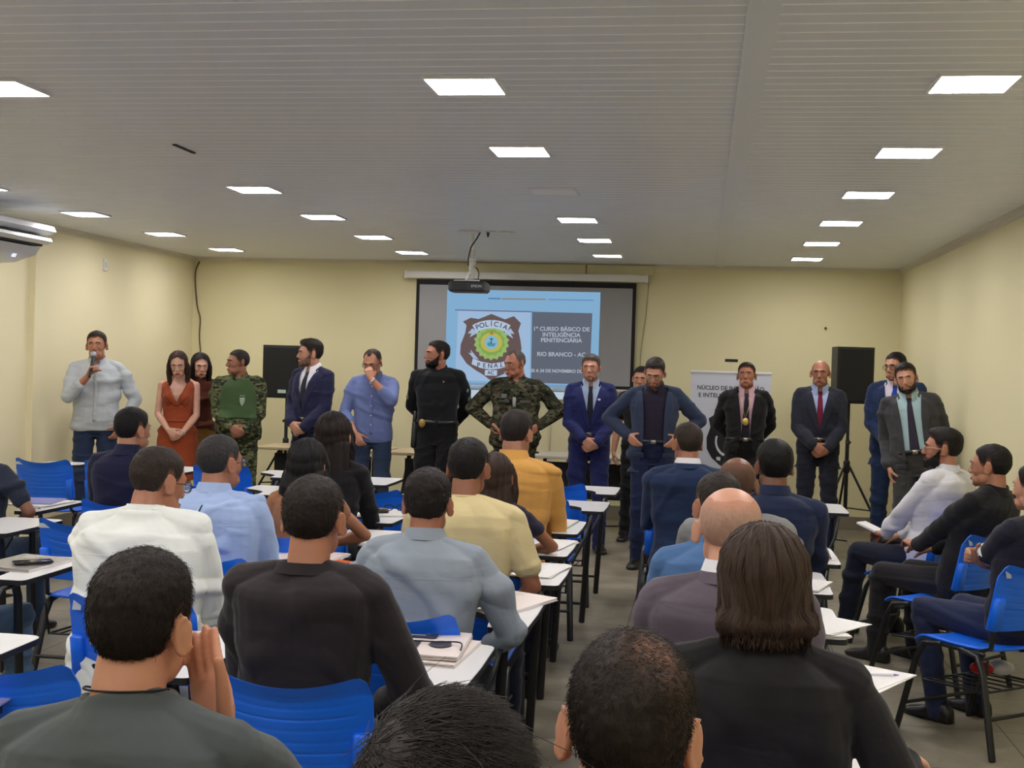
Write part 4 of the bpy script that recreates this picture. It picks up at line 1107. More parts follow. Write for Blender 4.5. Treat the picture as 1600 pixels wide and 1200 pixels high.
# wall socket, loose cables
so = link('wall_socket', None, None, (XL, 11.25, 2.49)); tag(so, 'white blank socket plate high on the left wall', 'socket')
link('plate', MB().add(*rbox((.006, 0, 0), (.012, .075, .12), .003)).mesh('plate', wm, False), so)
link('cover', MB().add(*box((.0135, 0, 0), (.003, .04, .05))).mesh('cover', solid('socket_grey', (200, 200, 196), .4), False), so)
def cable(label, pts, r, rgb, name='loose_cable'):
    P = [np.array(p, float) for p in pts]; out = []
    for i in range(len(P)-1):
        for t in np.linspace(0, 1, 6, endpoint=False):
            a, b_, c, d = P[max(i-1, 0)], P[i], P[i+1], P[min(i+2, len(P)-1)]
            out.append(.5*((2*b_)+(-a+c)*t+(2*a-5*b_+4*c-d)*t*t+(-a+3*b_-3*c+d)*t**3))
    out.append(P[-1]); o = link(name, MB().add(*tube(out, r, n=8)).mesh(name, solid('cable_%d' % rgb[0], rgb, .5))); return tag(o, label, 'cable')
cable('thin brown cable hanging down the corner of the left and front walls', [(XL+.07, YB-.01, 2.70), (XL+.03, YB-.012, 2.6), (XL+.03, YB-.012, 2.45), (XL+.06, YB-.012, 2.2), (XL+.10, YB-.012, 2.05), (XL+.095, YB-.012, 1.85), (XL+.12, YB-.012, 1.5), (XL+.10, YB-.012, .6), (XL+.1, YB-.02, .01)], .008, (92, 76, 48))
cable('thin pale cable hanging right of the projection screen', [(-.60, YB-.008, 2.56), (-.62, YB-.008, 2.2), (-.66, YB-.008, 1.8), (-.67, YB-.008, 1.2), (-.68, YB-.012, .1)], .0035, (170, 158, 120))
cable('black cable lying on the floor along the front wall', [(-2.4, 12.9, .008), (-1.2, 12.6, .008), (-.6, 12.7, .008), (-.1, 12.45, .008), (.4, 12.7, .008), (1.1, 12.6, .008), (1.45, 12.4, .008)], .007, (26, 26, 26))
cable('white conduit running down the front wall behind the camouflage officer', [(-1.63, YB-.012, 1.40), (-1.63, YB-.012, .8), (-1.63, YB-.012, .15)], .012, (214, 206, 176), 'wall_conduit')
nl = link('wall_nail', MB().add(*tube([(1.27, YB, 2.12), (1.27, YB-.03, 2.12)], [.012, .012], n=10)).mesh('wall_nail', solid('nail', (60, 50, 40), .5))); tag(nl, 'small dark nail in the front wall above the right loudspeaker', 'nail')

# loudspeakers on tripods
def speaker(x, y, zb, rot, lab, lab2, hgt=.60, w=.40):
    t = link('tripod_stand', None, None, (x, y, 0), rot); tag(t, lab2, 'speaker stand')
    bl = solid('black_metal', (24, 24, 25), .4)
    link('pole', MB().add(*tube([(0, 0, .32), (0, 0, 1.0)], [.019, .019], n=14)).add(*tube([(0, 0, .98), (0, 0, zb)], [.015, .015], n=14)).mesh('pole', bl), t)
    link('collar', MB().add(*tube([(0, 0, .70), (0, 0, .78)], [.032, .032], n=16)).mesh('collar', bl), t)
    link('knob', MB().add(*tube([(0, -.03, .98), (0, -.06, .98)], [.016, .016], n=10)).mesh('knob', bl), t)
    for k in range(3):
        a = D(-35+120*k); c, s = math.cos(a), math.sin(a)
        lg = link('leg', MB().add(*tube([(.03*c, .03*s, .74), (.42*c, .42*s, .015)], [.012, .012], n=10)).mesh('leg', bl), t)
        link('brace', MB().add(*tube([(.02*c, .02*s, .34), (.25*c, .25*s, .33)], [.007, .007], n=8)).mesh('brace', bl), t)
    b_ = link('loudspeaker', None, None, (x, y, zb), rot); tag(b_, lab, 'loudspeaker')
    d = .34; a = w/2
    pl = [(-a, -d/2), (a, -d/2), (a*.72, d/2), (-a*.72, d/2)]
    link('cabinet', MB().add(*prism(pl, 0, hgt)).mesh('cabinet', solid('speaker_cabinet', (40, 40, 36), .6), False), b_)
    g = link('grille', MB().add(*rbox((0, -d/2-.006, hgt/2), (w-.03, .014, hgt-.04), .006)).mesh('grille', solid('speaker_grille', (13, 14, 15), .6, bump=.6, bscale=400), False), b_)
    link('handle', MB().add(*tube([(a*.88, 0, hgt*.4), (a*.95+.02, 0, hgt*.5), (a*.88, 0, hgt*.6)], .012, n=8)).mesh('handle', bl), b_)
    return b_, t
b1, t1 = speaker(-4.28, 12.35, 1.22, D(-6), 'black loudspeaker left of the projection screen', 'black tripod under the loudspeaker behind the man in the navy suit', .545, .40)
link('badge', MB().add(*box((.03, -.19, .07), (.09, .006, .035))).mesh('badge', solid('silver_badge', (200, 225, 215), .3), False), b1)
speaker(1.42, 12.35, 1.36, D(12), 'black loudspeaker in the right corner behind the man with the maroon tie', 'black tripod holding the right loudspeaker in the corner', .545, .36)

# roll-up banner
rb_ = link('rollup_banner', None, None, (.29, 12.7, 0)); tag(rb_, 'white roll-up banner with a black shield behind the man in the black suit', 'banner')
bw = solid('banner_vinyl', (208, 212, 224), .45)
pan = link('panel', MB().add(*box((0, 0, .82), (.80, .004, 1.60))).mesh('panel', bw, False), rb_)
link('top_rail', MB().add(*rbox((0, 0, 1.625), (.82, .022, .025), .006)).mesh('top_rail', wm, False), rb_)
link('base', MB().add(*rbox((0, .02, .035), (.84, .20, .07), .03)).mesh('base', solid('aluminium', (170, 172, 176), .35, .8), False), rb_)
bt_ = solid('banner_black', (24, 22, 26), .6)
text('lettering', 'NÚCLEO DE INTEGRAÇÃO', .060, (0, -.003, 1.46), (1, 0, 0), (0, 0, 1), bt_, pan, bold=.0008, sx=.92)
text('lettering', 'E INTELIGÊNCIA PENAL', .060, (0, -.003, 1.385), (1, 0, 0), (0, 0, 1), bt_, pan, bold=.0008, sx=1.02)
def bpoly(name, pts, m, y, par): 
    n = len(pts); vs = [(p[0], y, p[1]) for p in pts]+[(p[0], y+.0015, p[1]) for p in pts]
    return link(name, MB().add(vs, [tuple(range(n)), tuple(range(n, 2*n))[::-1]]+[(i, i+n, (i+1) % n+n, (i+1) % n) for i in range(n)]).mesh(name, m, False), par)
half = [(0, 1.20), (.07, 1.17), (.15, 1.19), (.21, 1.15), (.19, 1.06), (.225, .95), (.22, .84), (.17, .75), (.09, .68), (0, .63)]
S = bpoly('shield', half+[(-x, z) for x, z in half[::-1][1:-1]], bt_, -.004, pan)
bpoly('shield_plate', [(-.13, 1.10), (-.06, 1.11), (-.06, 1.06), (-.13, 1.05)], bw, -.0055, S)
A = np.linspace(D(160), D(250), 12); bpoly('shield_crescent', [(.14*math.cos(a), .92+.16*math.sin(a)) for a in A]+[(.125*math.cos(a)+.005, .925+.14*math.sin(a)) for a in A[::-1]], bw, -.0055, S)
bpoly('shield_plate', [(-.12, .76), (-.08, .76), (-.08, .72), (-.12, .73)], bw, -.0055, S)
link('support_pole', MB().add(*tube([(0, .03, .05), (0, .03, 1.74)], [.006, .006], n=10)).mesh('support_pole', wm), rb_)
link('crossbar', MB().add(*rbox((0, .02, 1.745), (.13, .022, .03), .006)).mesh('crossbar', bt_, False), rb_)

# long desks along the front
def desk(x, y, w, d, lab, topc=(196, 178, 140)):
    t = link('long_desk', None, None, (x, y, 0)); tag(t, lab, 'desk')
    link('desktop', MB().add(*rbox((0, 0, .735), (w, d, .03), .01)).mesh('desktop', solid('beige_laminate', topc, .5, var=.08, vscale=3), False), t)
    lm = solid('black_metal', (24, 24, 25), .4)
    link('modesty_panel', MB().add(*box((0, -d/2+.16, .50), (w-.3, .016, .36))).mesh('modesty_panel', solid('dark_panel', (22, 24, 28), .6), False), t)
    for s in (-1, 1):
        link('leg', MB().add(*tube([(s*(w/2-.10), -d/2+.06, .01), (s*(w/2-.16), -.02, .72)], [.016, .016], n=8)).mesh('leg', lm), t)
        link('leg', MB().add(*tube([(s*(w/2-.10), d/2-.06, .01), (s*(w/2-.16), .02, .72)], [.016, .016], n=8)).mesh('leg', lm), t)
desk(-3.72, 12.0, 1.30, .60, 'beige topped desk behind the man in the navy suit')
desk(-2.40, 12.0, 1.25, .60, 'beige topped desk with dark front behind the man in the blue shirt')
desk(-1.10, 12.35, 1.20, .60, 'pale grey desk behind the man in the bright blue suit', (198, 190, 172))
dc = link('office_chair', None, None, (-2.72, 12.62, 0)); tag(dc, 'dark grey rounded chair behind the front desk', 'chair')
dg_ = fabric((62, 62, 66))
q = MB()
for z, w in ((.62, .20), (.70, .215), (.78, .20), (.84, .16), (.872, .09)): q.v.append(ellring((0, 0, z), (1, 0, 0), (0, 1, 0), w, .022, 20, 2.4)); q.n += 20
q.f = ringfaces(5, 20)+[tuple(range(20))[::-1], tuple(80+i for i in range(20))]; q.m = [0]*len(q.f); link('backrest', q.mesh('backrest', dg_), dc)
link('seat', MB().add(*rbox((0, .24, .45), (.44, .44, .07), .08)).mesh('seat', dg_), dc)
link('post', MB().add(*tube([(0, .24, .05), (0, .24, .42)], [.025, .025], n=12)).add(*tube([(0, .05, .42), (0, .0, .66)], [.02, .02], n=10)).mesh('post', solid('black_metal', (24, 24, 25), .4)), dc)
q = MB()
for k in range(5): a = D(72*k); q.add(*tube([(0, .24, .07), (.28*math.cos(a), .24+.28*math.sin(a), .03)], [.02, .016], n=8))
link('base', q.mesh('base', solid('black_metal', (24, 24, 25), .4)), dc)
gl = link('eyeglasses', MB().add(*tube([(-.05, 0, .004), (0, .02, .006), (.07, .01, .004)], .005, n=6)).add(*tube([(.0, .02, .005), (-.03, .06, .02)], .004, n=6)).mesh('eyeglasses', solid('black_plastic', (18, 18, 20), .5)), None, (-1.10, 12.15, .752)); tag(gl, 'small black cable and clip lying on the pale grey front desk', 'cable clip')
gl.name = 'cable_clip'
# ------------------------------------------------------------------ school chairs with writing tablets
blue = solid('blue_polypropylene', (18, 108, 238), .36, bump=.12, bscale=300, var=.06, spec=.5)
tubem = solid('black_painted_steel', (30, 32, 34), .38, spec=.5)
tabw = solid('white_laminate', (226, 226, 226), .3, var=.02); edgem = solid('black_edge_band', (22, 22, 22), .5)
stk = solid('sticker_grey', (178, 186, 196), .5)
def grid_solid(fn, nu, nv, th):
    """fn(u, v) -> point and normal; solid sheet"""
    top = []; bot = []
    for i in range(nu+1):
        for j in range(nv+1):
            p, n = fn(i/nu, j/nv); top.append(p+n*th/2); bot.append(p-n*th/2)
    n = len(top); w = nv+1; fs = []
    for i in range(nu):
        for j in range(nv):
            a = i*w+j; fs.append((a, a+1, a+w+1, a+w)); fs.append((a+n, a+w+n, a+w+1+n, a+1+n))
    bd = list(range(w))+[i*w+w-1 for i in range(1, nu+1)]+[nu*w+j for j in range(w-2, -1, -1)]+[i*w for i in range(nu-1, 0, -1)]
    for k in range(len(bd)):
        a, b_ = bd[k], bd[(k+1) % len(bd)]; fs.append((a, a+n, b_+n, b_))
    return np.array(top+bot), fs
def back_fn(u, v):
    # u across, v up.  corners rounded, top edge dips in the middle
    x = (u-.5)*2
    zt = .856-.038*(1-x*x)**1.0-.020*max(0, (abs(x)-.86)/.14)**2; zb = .545+.012*max(0, (abs(x)-.86)/.14)**2
    wv = .222-.012*max(0, v-.8)/.2+.0
    z = zb+(zt-zb)*v; X = x*wv
    y = -.195-.060*v-.046*(1-x*x)+.018*max(0, v-.85)/.15*-1
    nn = nrm([.22*x, -1, .25]); rr = .0012*math.cos(v*2*PI*11) if .05 < v < .95 and abs(x) < .86 else 0
    return np.array([X, y, z])+nn*rr*0, nn
def make_chair(name, tablet=1, sticker=None):
    """tablet: 1 right-handed, -1 left-handed, 0 none"""
    t = link(name, None)
    # backrest with fine ribs on the rear face
    vs, fs = grid_solid(back_fn, 26, 66, .010)
    n = len(vs)//2
    for i in range(n):
        v = (i % 67)/66; u = (i//67)/26
        if .06 < v < .94 and .08 < u < .92: vs[i] = vs[i]+nrm([0, -1, .2])*(.0022*max(0, math.cos(v*2*PI*9))**10)*-1
    bk = link('backrest', MB().add(vs, fs).mesh('backrest', blue), t); autosmooth(bk, 40)
    for s in (-1, 1): link('tube_sleeve', MB().add(*rbox((s*.196, -.226, .625), (.052, .042, .15), .014, rx(D(10)))).mesh('tube_sleeve', blue), bk)
    if sticker is not None:
        p, nn = back_fn(.075 if sticker < 2 else .10, .88); M = np.column_stack([[1, 0, 0], nn*-1, np.cross([1, 0, 0], -nn)])
        link('label_sticker', MB().add(*box(p+nn*.006, (.030 if sticker < 2 else .075, .001, .045 if sticker < 2 else .022), M)).mesh('label_sticker', stk, False), bk)
    def seat_fn(u, v):
        x = (u-.5)*2; y = -.20+.41*v; w = .212-.02*max(0, .25-v)/.25
        z = .452-.012*math.sin(PI*v)*(1-.5*x*x)+.008*x*x-.030*max(0, (v-.85)/.15)**2
        return np.array([x*w, y, z]), np.array([0, 0, 1.])
    link('seat', MB().add(*grid_solid(seat_fn, 16, 20, .010)).mesh('seat', blue), t)
    r = (.0125, .019)
    m = tablet if tablet else 1
    for s in (-1, 1):
        link('leg', MB().add(*tube([(s*.245, -.27, .008), (s*.222, -.185, .36), (s*.215, -.15, .425), (s*.215, -.06, .438)], [r]*4, n=12)).mesh('leg', tubem), t)
        if s == m and tablet: pts = [(s*.262, .27, .008), (s*.300, .16, .66), (s*.305, .13, .715), (s*.310, .05, .722)]
        else: pts = [(s*.245, .27, .008), (s*.222, .185, .36), (s*.215, .15, .425), (s*.215, .06, .438)]
        lg = link('leg', MB().add(*tube(pts, [r]*4, n=12)).mesh('leg', tubem), t)
        link('back_upright', MB().add(*tube([(s*.200, -.12, .436), (s*.198, -.205, .470), (s*.196, -.230, .66)], .011, n=10)).mesh('back_upright', tubem), t)
        link('seat_rail', MB().add(*tube([(s*.205, -.17, .437), (s*.205, .17, .437)], .011, n=10)).mesh('seat_rail', tubem), t)
    link('stretcher', MB().add(*tube([(-.235, -.235, .17), (.235, -.235, .17)], .009, n=10)).mesh('stretcher', tubem), t)
    link('stretcher', MB().add(*tube([(-.235, .235, .13), (.245, .235, .13)], .009, n=10)).mesh('stretcher', tubem), t)
    q = MB()
    q.add(*tube([(-.21, -.2, .42), (-.20, -.18, .27), (-.20, .16, .25), (.20, .16, .25), (.20, -.18, .27), (.21, -.2, .42)], .006, n=8))
    for x in np.linspace(-.15, .15, 5): q.add(*tube([(x, -.18, .27), (x, .16, .25)], .004, n=6))
    q.add(*tube([(-.20, -.18, .27), (.20, -.18, .27)], .005, n=6)); link('book_rack', q.mesh('book_rack', tubem), t)
    if tablet:
        link('tablet_support', MB().add(*tube([(m*.225, -.10, .44), (m*.30, -.06, .60), (m*.325, .0, .715), (m*.325, .42, .722), (m*.20, .50, .722)], .010, n=10)).mesh('tablet_support', tubem), t)
        C = [(.262, .03, .012), (.398, .03, .03), (.405, .30, .03), (.400, .600, .05), (.060, .600, .05), (.055, .36, .05), (.17, .29, .06), (.245, .21, .05)]
        def poly(ins):
            out = []; n = len(C); cx_, cy2 = .24, .36
            for i in range(n):
                p0, p1, p2 = (np.array(C[(i+k) % n][:2]) for k in (-1, 0, 1)); rr = C[i][2]
                a = nrm(p0-p1); b2 = nrm(p2-p1)
                for tt in np.linspace(0, 1, 5):
                    q_ = (1-tt)**2*(p1+a*rr)+2*tt*(1-tt)*p1+tt*tt*(p1+b2*rr); v = q_-np.array([cx_, cy2]); out.append(q_-nrm(v)*ins)
            return [(p[0], p[1]) for p in out]
        pe = poly(0); pi_ = poly(.0028)
        if m < 0: pe = [(-x, y) for x, y in pe][::-1]; pi_ = [(-x, y) for x, y in pi_][::-1]
        tb_ = link('writing_tablet', MB().add(*prism(pi_, .7455, .7475)).mesh('writing_tablet', tabw, False), t)
        link('edge_band', MB().add(*prism(pe, .7275, .7465)).mesh('edge_band', edgem, False), tb_)
    return t
def copy_tree(o, parent=None):
    c = o.copy(); COL.objects.link(c); c.parent = parent
    for ch in list(o.children): copy_tree(ch, c)
    return c
PROTO = {}
def chair(x, y, label, kind='tablet', rot=0, group='blue school chairs with white writing tablets'):
    if kind not in PROTO:
        a = {'tablet': (1, None), 'sticker': (1, 1), 'label': (1, 2), 'left': (-1, 2), 'plain': (0, 1)}[kind]
        PROTO[kind] = make_chair('school_chair', *a); o = PROTO[kind]
    else: o = copy_tree(PROTO[kind])
    o.location = (x, y, 0); o.rotation_euler = (0, 0, rot); tag(o, label, 'chair', group); return o
CH = [
 (-1.02, 3.27, 'blue chair in the foreground under the man in the dark brown jacket', 'tablet'),
 (-.96, 4.10, 'blue chair under the man in the grey striped shirt', 'tablet'),
 (-.95, 4.95, 'blue chair under the man in the pale yellow t-shirt', 'tablet'),
 (-1.00, 5.72, 'blue chair under the long-haired woman beside the yellow t-shirt', 'tablet'),
 (-1.03, 6.50, 'blue chair under the man in the orange shirt', 'tablet'),
 (-.975, 7.58, 'empty blue chair in front of the orange shirt, nearer of the two', 'tablet'),
 (-.975, 8.62, 'empty blue chair in front of the orange shirt, farther of the two', 'tablet'),
 (-1.78, 3.20, 'empty blue chair at the left edge in front of the man in the grey t-shirt', 'tablet'),
 (-1.84, 4.08, 'blue chair under the man in the white polo shirt with glasses', 'sticker'),
 (-1.97, 4.92, 'blue chair under the man in the light blue shirt', 'tablet'),
 (-1.88, 5.72, 'blue chair under the bare-armed woman with dark hair', 'tablet'),
 (-2.06, 6.56, 'blue chair under the woman with very long hair in black', 'tablet'),
 (-2.03, 7.68, 'empty blue chair with a white label, behind the papers and wallet', 'label'),
 (-2.62, 8.55, 'empty blue chair in the front row, mostly behind the very long hair', 'tablet'),
 (-2.42, 3.00, 'blue chair at the far left edge with only its white tablet in view', 'tablet'),
 (-2.12, 2.30, 'blue chair at the lower left corner, only a tablet corner in view', 'tablet'),
 (-2.98, 4.40, 'blue chair at the left edge under the person in jeans', 'tablet'),
 (-2.90, 5.74, 'empty blue chair with white label left of the white polo shirt', 'label'),
 (-3.72, 5.50, 'blue chair at the left edge with a bare white tablet', 'tablet'),
 (-4.02, 6.30, 'blue chair under the man in the dark t-shirt at the left edge', 'tablet'),
 (-3.10, 6.52, 'blue chair under the man in the navy jacket', 'tablet'),
 (-3.10, 7.62, 'empty blue chair in front of the man in the navy jacket', 'tablet'),
 (-3.42, 8.75, 'empty blue chair in the front row beyond the light blue shirt', 'tablet'),
 (-4.25, 8.72, 'empty blue chair in the front row beyond the navy jacket', 'tablet'),
 (-4.77, 8.68, 'empty blue left-handed chair with a label near the left wall', 'left'),
 (.12, 2.62, 'chair under the brown-haired woman in black', 'tablet'),
 (.12, 3.42, 'chair under the bald man in the mauve grey jacket', 'tablet'),
 (.12, 4.25, 'chair under the man in the denim shirt', 'tablet'),
 (.16, 5.10, 'chair under the man with cropped hair in the grey shirt', 'tablet'),
 (.28, 5.92, 'chair under the man in the navy shirt right of the bald man', 'tablet'),
 (-.08, 7.47, 'blue chair with small sticker under the man in the blue suit jacket', 'sticker'),
 (-.13, 8.40, 'empty blue chair beyond the man in the blue suit jacket', 'tablet'),
 (.57, 8.12, 'empty blue chair with a bare white tablet before the man with the maroon tie', 'tablet'),
 (-.86, 1.95, 'chair under the man in the dark grey t-shirt', 'tablet'),
 (-.14, 1.32, 'chair under the black-haired person at the bottom edge', 'tablet'),
 (.55, 1.55, 'chair beside the head with short brown hair at the bottom edge', 'tablet')]
CH = CH[:-1]
for x, y, lab, kd in CH: chair(x, y, lab, kd)
for x, y, lab in ((1.31, 7.77, 'blue chair by the right wall under the bearded man in the white shirt'), (1.31, 6.88, 'blue chair by the right wall under the man in the black shirt'), (1.31, 5.88, 'blue chair by the right wall under the man in the navy t-shirt')):
    chair(x, y, lab, 'plain', D(52 if y > 7 else 47 if y > 6 else 38), 'blue school chairs turned along the right wall')

# ------------------------------------------------------------------ things lying on the tablets
paper = solid('white_paper', (232, 230, 228), .6); pinkp = solid('pale_folder', (226, 214, 208), .5); darkp = solid('dark_print', (58, 60, 68), .5)
def place(o, x, y, rot, z=.7478): o.location = (x, y, z); o.rotation_euler = (0, 0, rot); return o
def sheet_stack(label, x, y, rot, w=.21, d=.297, n=3, h=.004, z=.7478, name='paper_sheets', m=None):
    q = MB(); rg = random.Random(int(x*1000)+int(y*100))
    for i in range(n): q.add(*box((rg.uniform(-.006, .006), rg.uniform(-.006, .006), h/n*(i+.5)), (w, d, h/n*.9), rz(D(rg.uniform(-4, 4)))))
    o = link(name, q.mesh(name, m or paper, False)); place(o, x, y, rot, z); return tag(o, label, 'paper')
def folder(label, x, y, rot, z=.7478, w=.24, d=.33, printed=True, dark=True):
    o = link('folder', None); place(o, x, y, rot, z)
    link('back_cover', MB().add(*box((0, 0, .0015), (w, d, .003))).mesh('back_cover', pinkp, False), o)
    link('pages', MB().add(*box((.004, 0, .007), (w-.012, d-.014, .008))).mesh('pages', paper, False), o)
    fc = link('front_cover', MB().add(*box((-.003, 0, .0125), (w, d, .003), ry(D(1.2)))).mesh('front_cover', pinkp, False), o)
    if printed:
        zz = .0165
        if dark:
            link('printed_block', MB().add(*box((-.045, .095, zz), (.13, .11, .0008))).mesh('printed_block', darkp, False), fc)
            link('printed_block', MB().add(*box((-.06, -.045, zz), (.085, .10, .0008))).mesh('printed_block', darkp, False), fc)
            link('printed_emblem', MB().add(*prism([(.045+.035*math.cos(a), -.03+.045*math.sin(a)) for a in np.linspace(0, 2*PI, 16, endpoint=False)], zz-.0004, zz+.0004)).mesh('printed_emblem', darkp, False), fc)
        q = MB()
        for k in range(3): q.add(*box((-.045, .12-.022*k, zz+.0008), (.085-.015*k, .006, .0006)))
        link('printed_lines', q.mesh('printed_lines', paper, False), fc)
    return tag(o, label, 'folder')
def pen(label, x, y, rot, z, rgb=(40, 50, 130)):
    o = link('pen', None); place(o, x, y, rot, z+.005)
    link('barrel', MB().add(*tube([(-.062, 0, 0), (.050, 0, 0)], [.004, .004], n=8)).mesh('barrel', solid('pen_barrel', (222, 224, 232), .3)), o)
    link('tip', MB().add(*tube([(.050, 0, 0), (.068, 0, 0)], [.0038, .0010], n=8)).mesh('tip', solid('pen_ink', rgb, .3)), o)
    link('cap', MB().add(*tube([(-.066, 0, 0), (-.03, 0, 0)], [.0048, .0048], n=8)).mesh('cap', solid('pen_ink', rgb, .3)), o)
    return tag(o, label, 'pen')
def tray(ix): return CH[ix][0], CH[ix][1]
bx, by = tray(0)
folder('dark-printed folder right of the dark brown jacket, lower of the two', bx+.22, by+.44, D(-4))
folder('dark-printed folder with elastic band right of the dark brown jacket, upper of two', bx+.205, by+.455, D(3), z=.7640)
eb = cable('black elastic loop across the printed folder by the dark brown jacket', [(bx+.09, by+.40, .785), (bx+.15, by+.42, .787), (bx+.23, by+.43, .786), (bx+.31, by+.44, .786), (bx+.328, by+.36, .782)], .0025, (14, 14, 14), 'elastic_band'); eb['category'] = 'elastic band'
bx, by = tray(1)
folder('pale folder on the tablet right of the grey striped shirt', bx+.27, by+.46, D(-22), dark=False)
sheet_stack('open notebook on the pale folder beside the grey striped shirt', bx+.17, by+.36, D(-28), .16, .22, 4, .010, .765, 'notebook')
pen('pen on the notebook beside the grey striped shirt', bx+.19, by+.33, D(40), .775, (20, 20, 20))
bx, by = tray(2)
sheet_stack('white papers on the tablet right of the pale yellow t-shirt', bx+.25, by+.36, D(-8), .24, .34, 4, .008)
pen('blue pen on the papers by the pale yellow t-shirt', bx+.13, by+.42, D(75), .756)
bx, by = tray(3)
sheet_stack('white papers under the elbow of the long-haired woman', bx+.25, by+.38, D(-14), .24, .34, 4, .008)
pen('purple pen on the papers of the long-haired woman', bx+.23, by+.42, D(-60), .756, (60, 50, 130))
bx, by = tray(4)
fo = folder('blue and white printed folder on the tablet right of the orange shirt', bx+.22, by+.40, D(-6), dark=False)
for c in fo.children:
    if c.name.startswith('front_cover'): link('printed_photo', MB().add(*box((-.05, 0, .0175), (.13, .30, .0008))).mesh('printed_photo', solid('photo_blue', (96, 130, 150), .4, var=.5, vscale=25), False), c)
    if c.name.startswith('back_cover'): c.data = c.data.copy(); c.data.materials[0] = solid('green_cover', (50, 130, 100), .5)
bx, by = tray(11)
sheet_stack('crumpled white papers on the tablet behind the very long hair', bx+.22, by+.42, D(20), .26, .30, 4, .010)
wl = link('wallet', MB().add(*rbox((0, 0, .010), (.12, .09, .02), .012)).mesh('wallet', solid('dark_brown_leather', (46, 36, 30), .5))); place(wl, bx+.22, by+.40, D(20), .760); tag(wl, 'dark brown leather wallet with a badge on the papers', 'wallet')
link('badge', MB().add(*ellipsoid((0, 0, .021), (.03, .022, .003))).mesh('badge', solid('brass', (180, 150, 90), .35, .9)), wl)
gx = link('sunglasses', None); place(gx, bx+.30, by+.48, D(15), .760); tag(gx, 'black sunglasses on the papers beside the wallet', 'sunglasses')
q = MB(); bp_ = solid('black_plastic', (18, 18, 20), .5)
for s in (-1, 1): q.add(*tube([(s*.034+.024*math.cos(a), 0, .022+.018*math.sin(a)) for a in np.linspace(0, 2*PI, 16)], .003, n=6)); q.add(*tube([(s*.062, 0, .03), (s*.06, .12, .006)], .003, n=6))
q.add(*tube([(-.01, 0, .026), (.01, 0, .026)], .003, n=6)); link('frame', q.mesh('frame', bp_), gx)
bx, by = tray(10)
sheet_stack('white papers on the tablet under the bare forearm', bx+.22, by+.34, D(-10), .22, .30, 4, .008)
bx, by = tray(9)
folder('pale folder beside the bare-armed woman on an orange sleeve', bx+.26, by+.36, D(-12), dark=False)
oc = sheet_stack('orange card under the pale folder, between brown jacket and grey shirt', bx+.36, by+.30, D(-30), .16, .20, 1, .002, .7476, 'card', solid('orange_card', (214, 96, 40), .5))
bx, by = tray(16)
fo = folder('grey transparent folder with papers on the tablet at the left edge', bx+.22, by+.36, D(-4), dark=False)
for c in fo.children:
    if c.name.startswith('front_cover'): c.data = c.data.copy(); c.data.materials[0] = solid('smoky_plastic', (150, 148, 142), .25)
ph = link('mobile_phone', MB().add(*rbox((0, 0, .004), (.075, .155, .009), .012)).mesh('mobile_phone', solid('black_glass', (14, 15, 18), .12))); place(ph, bx+.27, by+.32, D(-50), .7660); tag(ph, 'black mobile phone on the grey folder at the left edge', 'phone')
bx, by = tray(19)
sheet_stack('purple-blue cover on the papers beside the dark t-shirt at left', bx+.20, by+.42, D(10), .22, .30, 1, .003, .757, 'brochure', solid('violet_cover', (108, 112, 190), .4))
sheet_stack('papers on the tablet beside the dark t-shirt at left', bx+.23, by+.38, D(-6), .24, .32, 4, .008)
pen('dark pen on the tablet beside the dark t-shirt at left', bx+.30, by+.16, D(-20), .7478, (20, 20, 24))
bx, by = tray(15)
sheet_stack('violet papers on the tablet in the lower left corner', bx+.30, by+.48, D(5), .22, .25, 3, .006, .7478, 'paper_sheets', solid('violet_paper', (150, 148, 190), .5))
for ix, who in ((28, 'the navy shirt'), (27, 'the cropped-haired man'), (26, 'the bald man')): pass
bx, by = tray(29)
ts = link('folded_card', None); place(ts, bx+.32, by+.22, D(5)); tag(ts, 'small tent-folded card standing on the tablet of the man in the navy shirt', 'card')
link('card', MB().add(*box((-.022, 0, .045), (.002, .13, .10), ry(D(24)))).add(*box((.022, 0, .045), (.002, .13, .10), ry(D(-24)))).mesh('card', pinkp, False), ts)
link('base_sheet', MB().add(*box((0, 0, .002), (.11, .15, .003))).mesh('base_sheet', pinkp, False), ts)
bx, by = tray(28)
sheet_stack('curled white papers on the tablet right of the grey shirt', bx+.28, by+.22, D(-16), .20, .26, 4, .010)
bx, by = tray(27)
sheet_stack('white papers on the tablet beside the bald head', bx+.26, by+.16, D(14), .24, .28, 4, .010)
sheet_stack('opened letter lying askew on the papers beside the bald head', bx+.34, by+.20, D(-35), .20, .28, 2, .004, .760)
bx, by = tray(26)
sheet_stack('white sheet with a pen on the tablet in front of the woman in black', bx+.38, by+.34, D(-30), .21, .29, 2, .004)
pen('violet pen on the sheet in front of the woman in black', bx+.42, by+.36, D(5), .752, (110, 80, 170))
bx, by = tray(25)
sheet_stack('white sheet on the tablet under the right arm of the woman in black', bx+.24, by+.30, D(-10), .21, .29, 2, .004)
sp = link('snack_packet', MB().add(*ellipsoid((0, 0, 0), (.055, .04, .03))).mesh('snack_packet', solid('red_foil', (196, 30, 34), .3, bump=1, bscale=40))); sp.location = (1.33, 5.98, .298); tag(sp, 'crumpled red packet in the rack under the rightmost chair', 'packet')
sp = link('plastic_bag', MB().add(*ellipsoid((0, 0, 0), (.06, .05, .035))).mesh('plastic_bag', solid('white_plastic_film', (220, 222, 224), .3, bump=1, bscale=30))); sp.location = (1.43, 6.04, .292); tag(sp, 'small white plastic bag beside the red packet under the rightmost chair', 'bag')
